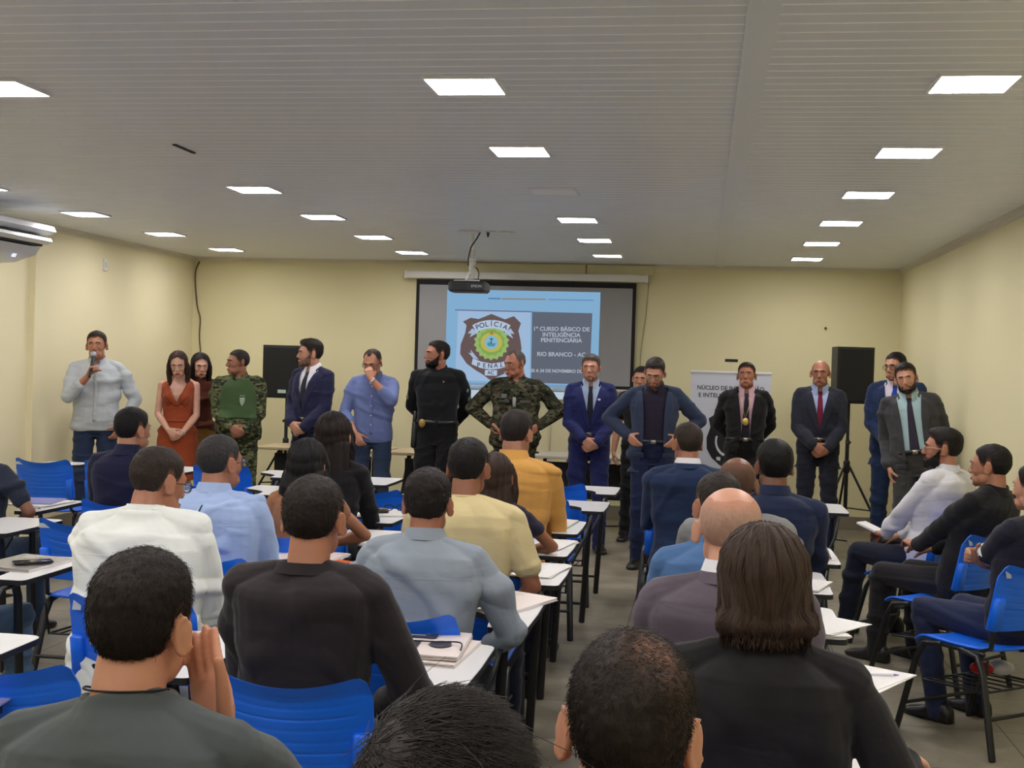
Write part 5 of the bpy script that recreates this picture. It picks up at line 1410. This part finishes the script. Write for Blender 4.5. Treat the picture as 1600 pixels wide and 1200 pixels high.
# ------------------------------------------------------------------ the people
def arms(r, l): return dict(r=r, l=l)
CLASP = arms(dict(w=(.050, .205, .055), d=(-.80, .15, -.60), n=(-.1, -1, .0), curl=(30, 34, 38, 44)), dict(w=(-.070, .185, .02), d=(.85, .1, -.40), n=(0, -1, 0), curl=(40, 42, 44, 46)))
HIPS = arms(dict(w=(.200, .045, .13), d=(-.50, .75, -.42), n=(-.7, -.4, 0), pole=(1, -.5, .0), curl=(14, 16, 18, 20), spread=9), dict(w=(-.200, .045, .13), d=(.50, .75, -.42), n=(.7, -.4, 0), pole=(-1, -.5, .0), curl=(14, 16, 18, 20), spread=9))
BEHIND = arms(dict(w=(.070, -.175, .05), d=(-.85, -.1, -.4), n=(0, -1, .2), pole=(1, -.2, 0)), dict(w=(-.070, -.19, .03), d=(.85, -.1, -.4), n=(0, -1, .2), pole=(-1, -.2, 0)))
SIDE = arms(dict(w=(.25, .04, -.06), d=(0, .1, -1), n=(-1, 0, 0), pole=(.2, -1, 0)), dict(w=(-.25, .04, -.06), d=(0, .1, -1), n=(1, 0, 0), pole=(-.2, -1, 0)))
def sitarms(rx_=.10, ry_=.30, rs=.08, lx=-.08, ly=.28, ls=.08):
    return arms(dict(w=(rx_, ry_, rs), d=(-.5, 1, 0), n=(0, 0, -1), pole=(1, -.5, -.7)), dict(w=(lx, ly, ls), d=(.6, 1, -.1), n=(0, 0, -1), pole=(-1, -.5, -.6)))
def fb(*c, **k): return fabric(tuple(c), **k)
jeans = fb(38, 52, 78); darkj = fb(22, 28, 44); blk = fb(24, 24, 27)
belt = solid('black_belt', (18, 18, 18), .4)
def hairh(kw):
    h = kw.get('hair') or {}
    return .010 if h.get('style') == 'long' else h.get('top', .01)*.9
def SP(label, px, py, Y, rot, top, armz, side=0, **kw):
    p = at_y(px, py, Y); p[2] -= hairh(kw); kw.setdefault('vox', .0075)
    r = PI+D(rot)
    off = V3(math.sin(D(side))*.75, math.sin(D(kw.get('lean', 0)))*.75+.02, 0)
    o = rz(r) @ off
    return person(label, p[0]-o[0], p[1]-o[1], r, p[2], 'stand', top, armz, side=side, group=None, **kw)
def ST(label, px, py, Y, top, armz=None, rot=0, **kw):
    Y += .05; p = at_y(px, py, Y); p[2] -= hairh(kw); lean = kw.get('lean', 4); kw['lean'] = lean
    o = rz(D(rot)) @ V3(math.sin(D(kw.get('side', 0)))*.7, -.05+math.sin(D(lean))*.72+.01, 0)
    kw.setdefault('vox', .0065 if Y > 5 else .0055); kw.setdefault('bottom', dict(kind='trousers', mat=darkj))
    return person(label, p[0]-o[0], p[1]-o[1], D(rot), p[2], 'sit', top, armz or sitarms(), **kw)
def J(c, **k): return dict(kind='jacket', mat=fb(*c), **k)
def tr(c, **k): return dict(kind='trousers', mat=fb(*c), belt=belt, **k)

# ---- the row standing in front of the wall
MIC = arms(dict(w=(.050, .235, .405), d=(-.35, .15, .9), n=(-.9, .2, -.2), curl=(78, 80, 82, 84), pole=(.8, -.4, -.9), thumb=(30, 55)), dict(w=(-.215, .085, .01), d=(.35, .35, -.8), n=(.6, -.5, 0), pole=(-1, -.5, .1), curl=(26, 28, 30, 32)))
f = SP('person in a light grey shirt and jeans speaking into a microphone', 153, 517, 10.25, 22, dict(kind='shirt', mat=fb(176, 182, 186), sleeve=.80, lo=-.045, inf=.018), MIC, hair=dict(style='short', rgb=(42, 34, 28), top=.016, side=.005, front=.006), skinc=(176, 124, 98), head=(-6, 2, 3), belly=.022, wide=1.05, bottom=dict(kind='trousers', mat=fb(34, 46, 72)), vox=.007, seed=2, fold=.9)
S_, E_, W_, a_ = f.arm['r']
mt = link('microphone', None); mt.parent = None; mt.matrix_world = f.ob.matrix_basis.copy(); tag(mt, 'black handheld microphone with a silver head at the speaker\'s mouth', 'microphone')
mouth = f.Hd((0, .098, -.062)); hp = W_+f.Rt @ V3(-.030, .045, .062)
dv = nrm(mouth-hp); 
link('handle', MB().add(*tube([hp-dv*.09, hp+dv*.01, mouth-dv*.045+V3(0, .01, 0)], [.011, .014, .018], n=14)).mesh('handle', solid('mic_black', (20, 20, 22), .4)), mt)
link('grille_head', MB().add(*ellipsoid(mouth-dv*.022+f.Rh @ V3(0, .024, 0), (.027, .027, .029))).mesh('grille_head', solid('mic_silver', (170, 176, 190), .35, .7, bump=.6, bscale=500)), mt)

SP('person in a rust sleeveless dress with clasped hands and long brown hair', 280, 548, 10.6, 14, dict(kind='dress', mat=fb(146, 66, 34)), CLASP, fem=True, hair=dict(style='long', rgb=(62, 42, 32), len=.17, y=-.01, w=.95), skinc=(206, 160, 138), head=(4, -14, 3), bottom=dict(kind='skirt', mat=fb(146, 66, 34)), legs=dict(r=(.07, 0), l=(-.07, 0)), watch=dict(l=(190, 185, 170)), seed=4, wide=1.03, vox=.007)
SP('person with long black hair standing half hidden behind the rust dress', 313, 552, 11.15, 20, dict(kind='tee', mat=fb(84, 40, 30)), SIDE, fem=True, hair=dict(style='long', rgb=(30, 20, 20), len=.26, y=-.02, w=1.15, vol=1.06), skinc=(206, 160, 138), head=(12, -8, 0), bottom=dict(kind='skirt', mat=fb(120, 84, 30)), seed=5)
f = SP('person in camouflage uniform with a plain green chest looking left', 375, 546, 10.75, 18, dict(kind='uniform', mat=camo('green'), inf=.012, lo=-.05, nobuttons=True), arms(dict(w=(.055, .245, .075), d=(-.80, .15, -.45), n=(-.1, -1, .0), curl=(30, 34, 38, 44)), dict(w=(-.075, .225, .05), d=(.85, .1, -.35), n=(0, -1, 0), curl=(40, 42, 44, 46))), hair=dict(style='short', rgb=(44, 40, 38), top=.010, side=.004), skinc=(158, 108, 84), head=(-62, 0, 0), belly=.055, wide=1.14, bottom=dict(kind='trousers', mat=camo('green'), r=1.1), seed=6)
vm = fb(62, 84, 50)
patch(f, f.bt, 'vest_front', [(-.09, .515), (-.150, .42), (-.165, .30), (-.168, .15)], [(.09, .515), (.150, .42), (.165, .30), (.168, .15)], vm, f.top, 20, 14, .006, .006)
patch(f, f.bt, 'name_badge', [(-.062, .36), (-.062, .355)], [(-.015, .36), (-.015, .355)], solid('badge_pale', (170, 180, 160), .6), f.top, 1, 3, .014, .003)
patch(f, f.bt, 'chest_crest', [(-.062, .34), (-.060, .30), (-.040, .265)], [(-.012, .34), (-.014, .30), (-.034, .265)], solid('badge_pale', (150, 168, 144), .6), f.top, 8, 3, .014, .003)
SP('person in a navy suit with white shirt and dark tie looking left', 487, 529, 10.95, -22, J((34, 36, 66), open='v'), CLASP, hair=dict(style='short', rgb=(36, 28, 24), top=.026, side=.010, front=.012), tie=(fb(40, 40, 52), .12), skinc=(196, 146, 122), head=(-38, 0, 0), beard=((44, 34, 30), .003, .35), under=dict(mat=fb(226, 226, 232)), bottom=tr((30, 32, 60)), seed=7, watch=dict(r=(20, 20, 22)))
FACE = arms(dict(w=(.130, .185, .03), d=(-.45, .3, -.8), n=(-.3, -1, 0), curl=(36, 40, 44, 48), pole=(1, -.6, -.2)), dict(w=(-.010, .235, .50), d=(.30, -.25, .9), n=(.4, -.9, .1), curl=(34, 40, 46, 50), pole=(-.9, .2, -.9)))
SP('person in a blue shirt and jeans touching his chin with glasses on', 585, 544, 10.9, 8, dict(kind='shirt', mat=fb(104, 118, 166), sleeve=.74, lo=-.06, inf=.016), FACE, hair=dict(style='receding', rgb=(52, 42, 36), top=.012, side=.005), skinc=(186, 132, 106), head=(-14, -18, 0), glasses=(60, 50, 46), belly=.012, bottom=dict(kind='trousers', mat=fb(42, 56, 80)), seed=8, watch=dict(l=(200, 200, 200)))
f = SP('person in a black police uniform with hands behind his back looking left', 686, 532, 10.9, 2, dict(kind='polo', mat=fb(20, 21, 25), sleeve=.97, tuck=True, nobuttons=True, inf=.012), BEHIND, hair=dict(style='short', rgb=(26, 22, 20), top=.014, side=.004, front=.004), skinc=(176, 120, 96), head=(-58, 3, 0), beard=((24, 20, 18), .006, 0), wide=1.06, bottom=dict(kind='trousers', mat=fb(16, 16, 19), belt=belt, buckle=False, r=1.12), seed=9)
vs, fs = ellipsoid((0, 0, 0), (.030, .008, .038), f.Rt)
link('belt_badge', MB().add(vs+f.T((.105, .125, .085)), fs).mesh('belt_badge', solid('brass', (180, 150, 90), .35, .9)), f.ob)
link('holster', MB().add(*rbox(f.T((.185, .03, -.02)), (.05, .085, .24), .02, rx(D(12)))).mesh('holster', solid('holster_black', (16, 16, 17), .5)), f.ob)
link('pistol_grip', MB().add(*rbox(f.T((.19, .01, .13)), (.03, .05, .10), .01, rx(D(20)))).mesh('pistol_grip', solid('mic_black', (20, 20, 22), .4)), f.ob)
for key, nm, rgb in (('l', 'flag_patch', (120, 150, 168)), ('l', 'crest_patch', (88, 116, 100)), ('r', 'sleeve_patch', (150, 140, 110))):
    S_, E_, W_, a_ = f.arm[key]; q_ = .42 if nm == 'flag_patch' else .72
    c = S_+(E_-S_)*q_; sd = 1 if key == 'r' else -1; nn = nrm(V3(sd*.8, .65, .2)); link(nm, MB().add(*ellipsoid(c+nn*.052, (.022, .022, .030), rz(0))).mesh(nm, solid(nm, rgb, .7, var=.3, vscale=60)), f.top)
c = f.T((-.065, .105, .435)); link('chest_pin', MB().add(*ellipsoid(c, (.010, .006, .010))).mesh('chest_pin', solid('brass', (180, 150, 90), .35, .9)), f.top)
f = SP('person in dark camouflage uniform with both hands on his hips', 808, 547, 10.8, 3, dict(kind='uniform', mat=camo('olive'), inf=.014, lo=-.10, button=solid('dark_button', (40, 40, 34), .6)), HIPS, hair=dict(style='receding', rgb=(88, 82, 78), top=.008, side=.004, brow=(70, 60, 50)), skinc=(176, 118, 94), head=(-38, -6, 0), belly=.045, wide=1.14, bottom=dict(kind='trousers', mat=camo('olive'), r=1.12), seed=10, neck=1.1)
ptm = fb(66, 68, 60)
patch(f, f.bt, 'name_tape', [(.045, .345), (.045, .322)], [(.135, .350), (.135, .327)], ptm, f.top, 2, 5, .006, .003)
patch(f, f.bt, 'name_tape', [(-.045, .345), (-.045, .322)], [(-.135, .350), (-.135, .327)], ptm, f.top, 2, 5, .006, .003)
patch(f, f.bt, 'rank_tab', [(-.012, .375), (-.014, .29)], [(.014, .375), (.014, .29)], fb(150, 150, 140), f.top, 4, 3, .010, .003)
patch(f, f.bt, 'wing_badge', [(.065, .40), (.075, .365)], [(.120, .40), (.110, .365)], fb(96, 100, 98), f.top, 4, 4, .006, .003)
BB = (30, 36, 86)
SP('person in a bright blue suit with grey hair, hands clasped in front', 925, 553, 10.9, 4, J(BB, pin=1, open='v'), CLASP, hair=dict(style='short', rgb=(84, 78, 74), top=.020, side=.006, front=.006, brow=(70, 58, 50)), tie=(fb(34, 36, 46), .04), skinc=(200, 146, 122), head=(-8, 2, 2), beard=((120, 96, 84), .0015, .6), under=dict(mat=fb(176, 194, 222)), bottom=tr(BB), seed=11)
SP('person in dark clothes mostly hidden behind the man in the blazer', 1003, 572, 11.75, 0, dict(kind='tee', mat=blk), SIDE, hair=dict(style='short', rgb=(28, 24, 22), top=.014, side=.005), skinc=(186, 136, 112), head=(-6, -4, 0), bottom=dict(kind='trousers', mat=blk), seed=12)
SP('person in a slate blue blazer and dark shirt looking down, hands on hips', 1025, 556, 10.2, 2, J((47, 57, 80), open='o', ow=.085, vw=.10, button_s=.05), HIPS, hair=dict(style='short', rgb=(52, 46, 44), top=.018, side=.006, front=.006), skinc=(190, 138, 112), head=(-10, -22, -3), beard=((70, 58, 52), .005, .2), glasses=(120, 110, 100), under=dict(mat=fb(34, 28, 44)), bottom=tr((24, 34, 66), r=1.0), seed=13, wide=1.05, belly=.012)
f = SP('person in a black suit with pink shirt and a gold badge on his chest', 1168, 566, 11.3, 0, J((24, 22, 24), open='o', ow=.045, vw=.075, button_s=.12), BEHIND, hair=dict(style='short', rgb=(24, 20, 18), top=.016, side=.004, front=.006), tie=(fb(32, 28, 38), .07), skinc=(166, 112, 86), head=(-8, 8, 2), under=dict(mat=fb(196, 160, 172)), bottom=tr((20, 19, 20)), seed=14)
link('chest_badge', MB().add(*ellipsoid(f.T((.005, .150, .255)), (.028, .008, .034))).mesh('chest_badge', solid('gold_badge', (214, 190, 110), .35, .7)), f.ob)
link('badge_chain', MB().add(*tube([f.T((.055, .085, .49)), f.T((.035, .140, .38)), f.T((.008, .150, .29)), f.T((-.02, .140, .38)), f.T((-.045, .085, .49))], .0025, n=6)).mesh('badge_chain', solid('gold_badge', (214, 190, 110), .35, .7)), f.ob)
SP('person in a charcoal navy suit with a maroon tie, hands clasped', 1283, 563, 11.24, -2, J((36, 38, 50), open='v', vw=.070), CLASP, hair=dict(style='balding', rgb=(50, 40, 36), top=.003, side=.0025, fade=.03), tie=(fb(112, 28, 54), .03), skinc=(168, 116, 92), head=(-8, 0, 0), under=dict(mat=fb(170, 186, 222)), bottom=tr((32, 34, 46)), seed=15, watch=dict(l=(200, 200, 200)))
SP('person in a blue suit with glasses and bright blue tie, hands clasped', 1402, 550, 11.35, -18, J((32, 48, 82), open='o', ow=.045, vw=.085, button_s=.06), CLASP, hair=dict(style='short', rgb=(30, 24, 22), top=.012, side=.005), tie=(fb(34, 70, 160), .04), skinc=(192, 142, 118), head=(-22, -4, 0), beard=((60, 50, 46), .0015, .5), glasses=(24, 20, 20), under=dict(mat=fb(214, 204, 220)), bottom=tr((30, 46, 78)), seed=16, wide=1.08, belly=.02, watch=dict(l=(225, 225, 225)))
SP('person in a dark grey suit leaning to one side with a full beard', 1415, 564, 10.15, -12, J((62, 62, 64), open='o', ow=.080, vw=.09, button_s=.02), arms(dict(w=(.21, .03, .0), d=(0, .1, -1), n=(-1, 0, 0), pole=(.2, -1, 0)), dict(w=(-.215, .05, .0), d=(.2, .3, -.9), n=(1, 0, 0), pole=(-.1, -1, 0))), side=9, hair=dict(style='short', rgb=(34, 28, 24), top=.018, side=.008, front=.008), skinc=(198, 146, 122), head=(-2, -4, 10), beard=((34, 28, 26), .009, 0), tie=(fb(50, 44, 60), .06), under=dict(mat=fb(168, 196, 200)), bottom=tr((62, 62, 62)), seed=17, wide=1.04, belly=.03)

# ---- the seated audience
ST('person in a navy jacket seated near the left wall with short dark hair', 206, 637, 6.48, J((26, 28, 58)), hair=dict(style='short', rgb=(26, 24, 24), top=.016, side=.006), skinc=(180, 128, 100), head=(-22, 0, 0), under=dict(mat=fb(30, 32, 60)), seed=20)
f = ST('person in a white polo shirt with black collar line and glasses', 240, 697, 4.02, dict(kind='polo', mat=fb(226, 230, 224), piping=1, yoke=1, sleeve=.50, inf=.022), hair=dict(style='short', rgb=(48, 38, 32), top=.010, side=.004, sub=6), skinc=(172, 118, 92), head=(-26, -12, 0), glasses=(24, 22, 22), wide=1.22, lean=8, hunch=.02, belly=.03, seed=21, fold=1.5)
f = ST('person in a light blue shirt with a dark tab on the back', 343, 680, 4.90, dict(kind='polo', mat=fb(160, 182, 222), piping=1, yoke=1, sleeve=.55, inf=.022), hair=dict(style='short', rgb=(52, 50, 50), top=.008, side=.004), skinc=(170, 118, 94), head=(-22, 0, 0), glasses=(50, 50, 52), wide=1.14, lean=6, seed=22, fold=1.6)
patch(f, f.bt, 'back_tab', [(-.004, .485), (-.004, .405)], [(.004, .485), (.004, .405)], solid('piping', (20, 22, 26), .8), f.top, 6, 2, .003, .002, front=False)
ST('person with very long dark brown hair in a black top', 522, 646, 6.50, dict(kind='tee', mat=blk, sleeve=.6), fem=True, hair=dict(style='long', rgb=(34, 24, 22), len=.36, w=1.12, vol=1.05, y=-.01), skinc=(190, 140, 116), seed=23, wide=1.08)
ST('person with shoulder-length black hair and bare arms', 482, 689, 5.60, dict(kind='tee', mat=fb(150, 104, 78), sleeve=.16, inf=.006), arms(dict(w=(.06, .27, .25), d=(-1, .6, 0), n=(0, 0, -1), pole=(1, .1, -.15)), dict(w=(-.1, .25, .1), d=(.6, 1, -.1), n=(0, 0, -1), pole=(-1, -.5, -.6))), fem=True, hair=dict(style='long', rgb=(24, 22, 24), len=.14, w=1.06, vol=1.08), skinc=(178, 126, 96), seed=24, lean=6, head=(0, -6, 0))
ST('person in a dark brown suit jacket seen from behind in the foreground', 492, 744, 3.22, J((38, 33, 35)), sitarms(.16, .26, .12), hair=dict(style='short', rgb=(40, 33, 29), top=.012, side=.005, sub=6, strands=(9000, .006, .10, .0005, (0, -.3, -1), .5)), skinc=(176, 120, 92), under=dict(mat=fb(30, 25, 27), collar=False), seed=25, fold=1.4, vox=.005, wide=1.02, head=(0, 2, 0))
ST('person in a grey striped shirt with thick dark hair', 674, 732, 4.05, dict(kind='shirt', mat=fb(138, 148, 158), yoke=1, inf=.018), sitarms(.20, .26, .14, -.08, .3, .12), hair=dict(style='short', rgb=(36, 30, 27), top=.018, side=.006, sub=6, curl=.006, strands=(5000, .008, .15, .0006, (0, -.3, -1), .8)), skinc=(166, 106, 80), wide=1.10, lean=8, hunch=.025, seed=26, fold=2.0, twist=4)
ST('person in a pale yellow t-shirt with short black hair', 732, 685, 4.95, dict(kind='tee', mat=fb(206, 190, 142), sleeve=.36, inf=.018), sitarms(.17, .2, .05, -.1, .3, .1), hair=dict(style='short', rgb=(24, 21, 20), top=.014, side=.006), skinc=(150, 98, 72), wide=1.14, lean=6, seed=27, head=(-6, -4, 0))
ST('person with long brown hair in a dark top behind the yellow t-shirt', 775, 712, 5.66, dict(kind='tee', mat=fb(34, 30, 50), sleeve=.22), arms(dict(w=(.12, .30, .25), d=(-.8, .8, 0), n=(0, 0, -1), pole=(1, .1, -.4)), dict(w=(-.1, .25, .1), d=(.6, 1, -.1), n=(0, 0, -1), pole=(-1, -.5, -.6))), fem=True, hair=dict(style='long', rgb=(58, 42, 34), len=.26, w=1.0, vol=1.0), skinc=(158, 106, 78), seed=28)
ST('person in an orange shirt with dark hair', 806, 636, 6.50, dict(kind='shirt', mat=fb(204, 152, 78), yoke=1, inf=.014), hair=dict(style='short', rgb=(42, 37, 35), top=.016, side=.006), skinc=(176, 124, 98), wide=1.04, seed=29, head=(-14, -4, 0), fold=1.1)
CHEEK = arms(dict(w=(.122, .075, .480), d=(-.34, .16, 1), n=(-.42, -.9, 0), curl=(-6, -4, 2, 6), spread=4, hs=1.08, thumb=(32, 0), pole=(.62, .45, -.75)), dict(w=(-.06, .27, .10), d=(.6, 1, -.1), n=(0, 0, -1), pole=(-1, -.5, -.6)))
f = ST('person in a dark grey t-shirt resting his cheek on his right hand', 220, 858, 1.86, dict(kind='tee', mat=fb(70, 76, 76), sleeve=.34, inf=.014), CHEEK, hair=dict(style='short', rgb=(40, 33, 27), top=.013, side=.003, sub=6, strands=(26000, .007, .10, .00036, (.2, -.3, -1), .5)), skinc=(198, 142, 112), wide=1.08, vox=.0042, facew=.90, lean=8, side=-2, seed=30, head=(-2, 2, 3), fold=1.0)
pts = [f.T((math.cos(a)*.067, -.016+math.sin(a)*.062, .566-.020*max(0, math.sin(a)))) for a in np.linspace(0, 2*PI, 30)]
link('neck_cord', MB().add(*tube(pts, .0020, n=6)).mesh('neck_cord', solid('black_cord', (16, 14, 14), .7)), f.ob)
ST('person with tousled black hair at the bottom edge of the picture', 690, 1096, 1.22, dict(kind='tee', mat=fb(40, 44, 52)), hair=dict(style='short', rgb=(62, 58, 56), top=.012, side=.005, sub=6, strands=(18000, .050, .10, .0008, (.6, .3, -.35), .20, 14)), skinc=(180, 130, 104), vox=.0045, seed=31, head=(0, -4, 0))
ST('person with short brown hair thinning at the crown, bottom centre', 985, 992, 1.44, dict(kind='tee', mat=fb(48, 50, 58)), hair=dict(style='short', rgb=(46, 38, 32), top=.009, side=.004, sub=6, crown_thin=1.0, strands=(30000, .0065, .12, .00034, (.2, .6, -.6), .35)), skinc=(190, 136, 108), vox=.0040, facew=.90, seed=32, head=(3, -4, 2), wide=1.05)
ST('person in a blue suit jacket with white collar in the front right block', 1077, 661, 7.15, J((30, 46, 78)), hair=dict(style='short', rgb=(56, 46, 38), top=.010, side=.003), skinc=(164, 112, 86), head=(24, 0, 0), under=dict(mat=fb(228, 228, 232)), seed=33, wide=1.08)
ST('person in a denim shirt behind the bald man', 1124, 738, 4.22, dict(kind='shirt', mat=fb(74, 108, 152), yoke=1, inf=.018), hair=dict(style='short', rgb=(46, 38, 34), top=.012, side=.003), skinc=(172, 118, 92), head=(16, -6, 0), seed=34, wide=1.14, side=-3)
ST('person in a grey shirt with closely cropped greying hair', 1150, 715, 5.05, dict(kind='polo', mat=fb(124, 124, 124), inf=.016), hair=dict(style='balding', rgb=(60, 52, 46), top=.002, side=.002, fade=.03), skinc=(124, 88, 68), head=(0, -10, 0), seed=35, wide=1.12, side=-3)
ST('bald person in a mauve grey jacket with a white collar', 1143, 764, 3.40, J((90, 82, 92)), hair=dict(style='balding', rgb=(165, 146, 130), top=.0016, side=.0026, fade=.07, rough=.0003), skinc=(210, 158, 132), head=(4, 2, 0), under=dict(mat=fb(228, 228, 232)), seed=36, vox=.005, wide=1.12, facew=1.06)
ST('person in a navy shirt with black hair to the right of the bald man', 1212, 687, 5.85, dict(kind='shirt', mat=fb(28, 38, 66), yoke=1), hair=dict(style='short', rgb=(18, 15, 14), top=.020, side=.010), skinc=(120, 80, 60), head=(10, 0, 0), seed=37, wide=1.06)
WARM = arms(dict(w=(.300, .20, .315), d=(.7, .6, -.35), n=(0, .2, -1), pole=(.12, -.9, -.5), curl=(22, 24, 26, 28)), dict(w=(-.04, .30, .18), d=(.6, 1, -.1), n=(0, 0, -1), pole=(-1, -.4, -.6)))
f = ST('person with brown bob hair in a black blazer with a gold bracelet', 1199, 822, 2.60, dict(kind='tee', mat=fb(26, 24, 27), sleeve=.90, inf=.022), WARM, fem=True, hair=dict(style='long', rgb=(62, 46, 36), len=.060, w=.98, vol=1.03, locks=1300, sf=False), skinc=(214, 166, 142), seed=38, vox=.0048, wide=1.14, shw=1.05, lean=6, side=1, head=(4, 3, -2), fold=.9)
S_, E_, W_, a_ = f.arm['r']; e2 = nrm(W_-E_)
link('bracelet', MB().add(*tube([W_-e2*.045+np.array([math.cos(a)*.033, 0, math.sin(a)*.033]) @ np.column_stack([nrm(np.cross(e2, (0, 0, 1))), e2, nrm(np.cross(np.cross(e2, (0, 0, 1)), e2))]).T for a in np.linspace(0, 2*PI, 24)], .005, n=8)).mesh('bracelet', solid('gold_metal', (220, 176, 60), .25, 1)), f.ob)
WS = arms(dict(w=(.10, .30, .05), d=(-.6, 1, -.1), n=(0, 0, -1), pole=(1, -.4, -.5)), dict(w=(-.05, .32, .06), d=(.5, 1, 0), n=(0, -.3, -1), pole=(-1, -.4, -.5)))
f = ST('person in a white shirt with beard and clear glasses by the right wall', 1481, 669, 7.78, dict(kind='shirt', mat=fb(214, 214, 220), inf=.020, yoke=1, collar=fb(214, 214, 220)), WS, rot=50, hair=dict(style='short', rgb=(30, 26, 24), top=.020, side=.005, front=.010), skinc=(180, 126, 100), head=(26, 2, 0), beard=((22, 18, 17), .014, 0), glasses=(190, 170, 150), seed=39, wide=1.12, lean=-6, knees=dict(l=(-.12, .40, .52, -.13, .47), r=(.12, .40, .52, .13, .30)), vox=.007, fold=1.3)
S_, E_, W_, a_ = f.arm['l']
t = link('notebook', MB().add(*box((0, 0, 0), (.10, .14, .012))).mesh('notebook', paper, False)); t.matrix_world = f.ob.matrix_basis @ Matrix.Translation(Vector(W_+V3(.02, .12, .035))) @ Matrix.Rotation(.3, 4, 'X'); tag(t, 'small white notebook in the hand of the man in the white shirt', 'notebook')
f = ST('person in a black shirt by the right wall with faded hair', 1564, 697, 6.85, dict(kind='shirt', mat=fb(26, 26, 28), inf=.018), WS, rot=45, hair=dict(style='short', rgb=(28, 25, 24), top=.012, side=.003), skinc=(176, 124, 98), head=(12, 0, 0), seed=40, wide=1.12, lean=-16, vox=.007, bottom=dict(kind='trousers', mat=fb(30, 29, 32)), knees=dict(l=(-.12, .40, .52, -.10, .44), r=(.12, .38, .52, .15, .34)))
CROSS = arms(dict(w=(-.12, .20, .27), d=(-.9, 0, .2), n=(.2, -1, 0), pole=(1, .1, -.8)), dict(w=(.12, .24, .22), d=(.9, 0, .2), n=(-.2, -1, 0), pole=(-1, .3, -.6)))
f = ST('person in a navy t-shirt with white cuffs at the right edge', 1630, 726, 5.80, dict(kind='tee', mat=fb(30, 30, 44), inf=.018, sleeve=.40), CROSS, rot=38, hair=dict(style='short', rgb=(28, 25, 24), top=.012, side=.003), skinc=(196, 146, 120), head=(4, 0, 0), seed=41, wide=1.15, lean=-8, vox=.007, bottom=dict(kind='trousers', mat=fb(34, 42, 72)), knees=dict(l=(-.13, .40, .52, -.12, .30), r=(.13, .38, .52, .15, .30)))
for key in 'rl':
    S_, E_, W_, a_ = f.arm[key]; e2 = nrm(E_-S_); q_ = S_+e2*(.40*.535*f.s); link('sleeve_trim', MB().add(*tube([q_-e2*.012, q_+e2*.014], [.0625*f.s, .0625*f.s], n=20, caps=None)).mesh('sleeve_trim', fb(226, 226, 230)), f.top)
ST('person in a dark t-shirt at the left edge, only shoulder and arm in view', -28, 658, 6.28, dict(kind='tee', mat=fb(44, 50, 66), sleeve=.36, inf=.016), sitarms(.22, .2, .2, -.1, .3, .1), hair=dict(style='short', rgb=(30, 26, 24), top=.014, side=.005), skinc=(150, 104, 80), seed=42, wide=1.1, bottom=dict(kind='trousers', mat=fb(58, 78, 104)))
ST('person in jeans at the left edge, only a knee in view', -130, 705, 4.35, dict(kind='tee', mat=fb(60, 60, 66), sleeve=.36), hair=dict(style='short', rgb=(30, 26, 24), top=.014, side=.005), skinc=(160, 112, 88), seed=43, bottom=dict(kind='trousers', mat=fb(74, 98, 124)), knees=dict(l=(-.14, .40, .52, -.15, .42), r=(.20, .43, .52, .22, .40)))
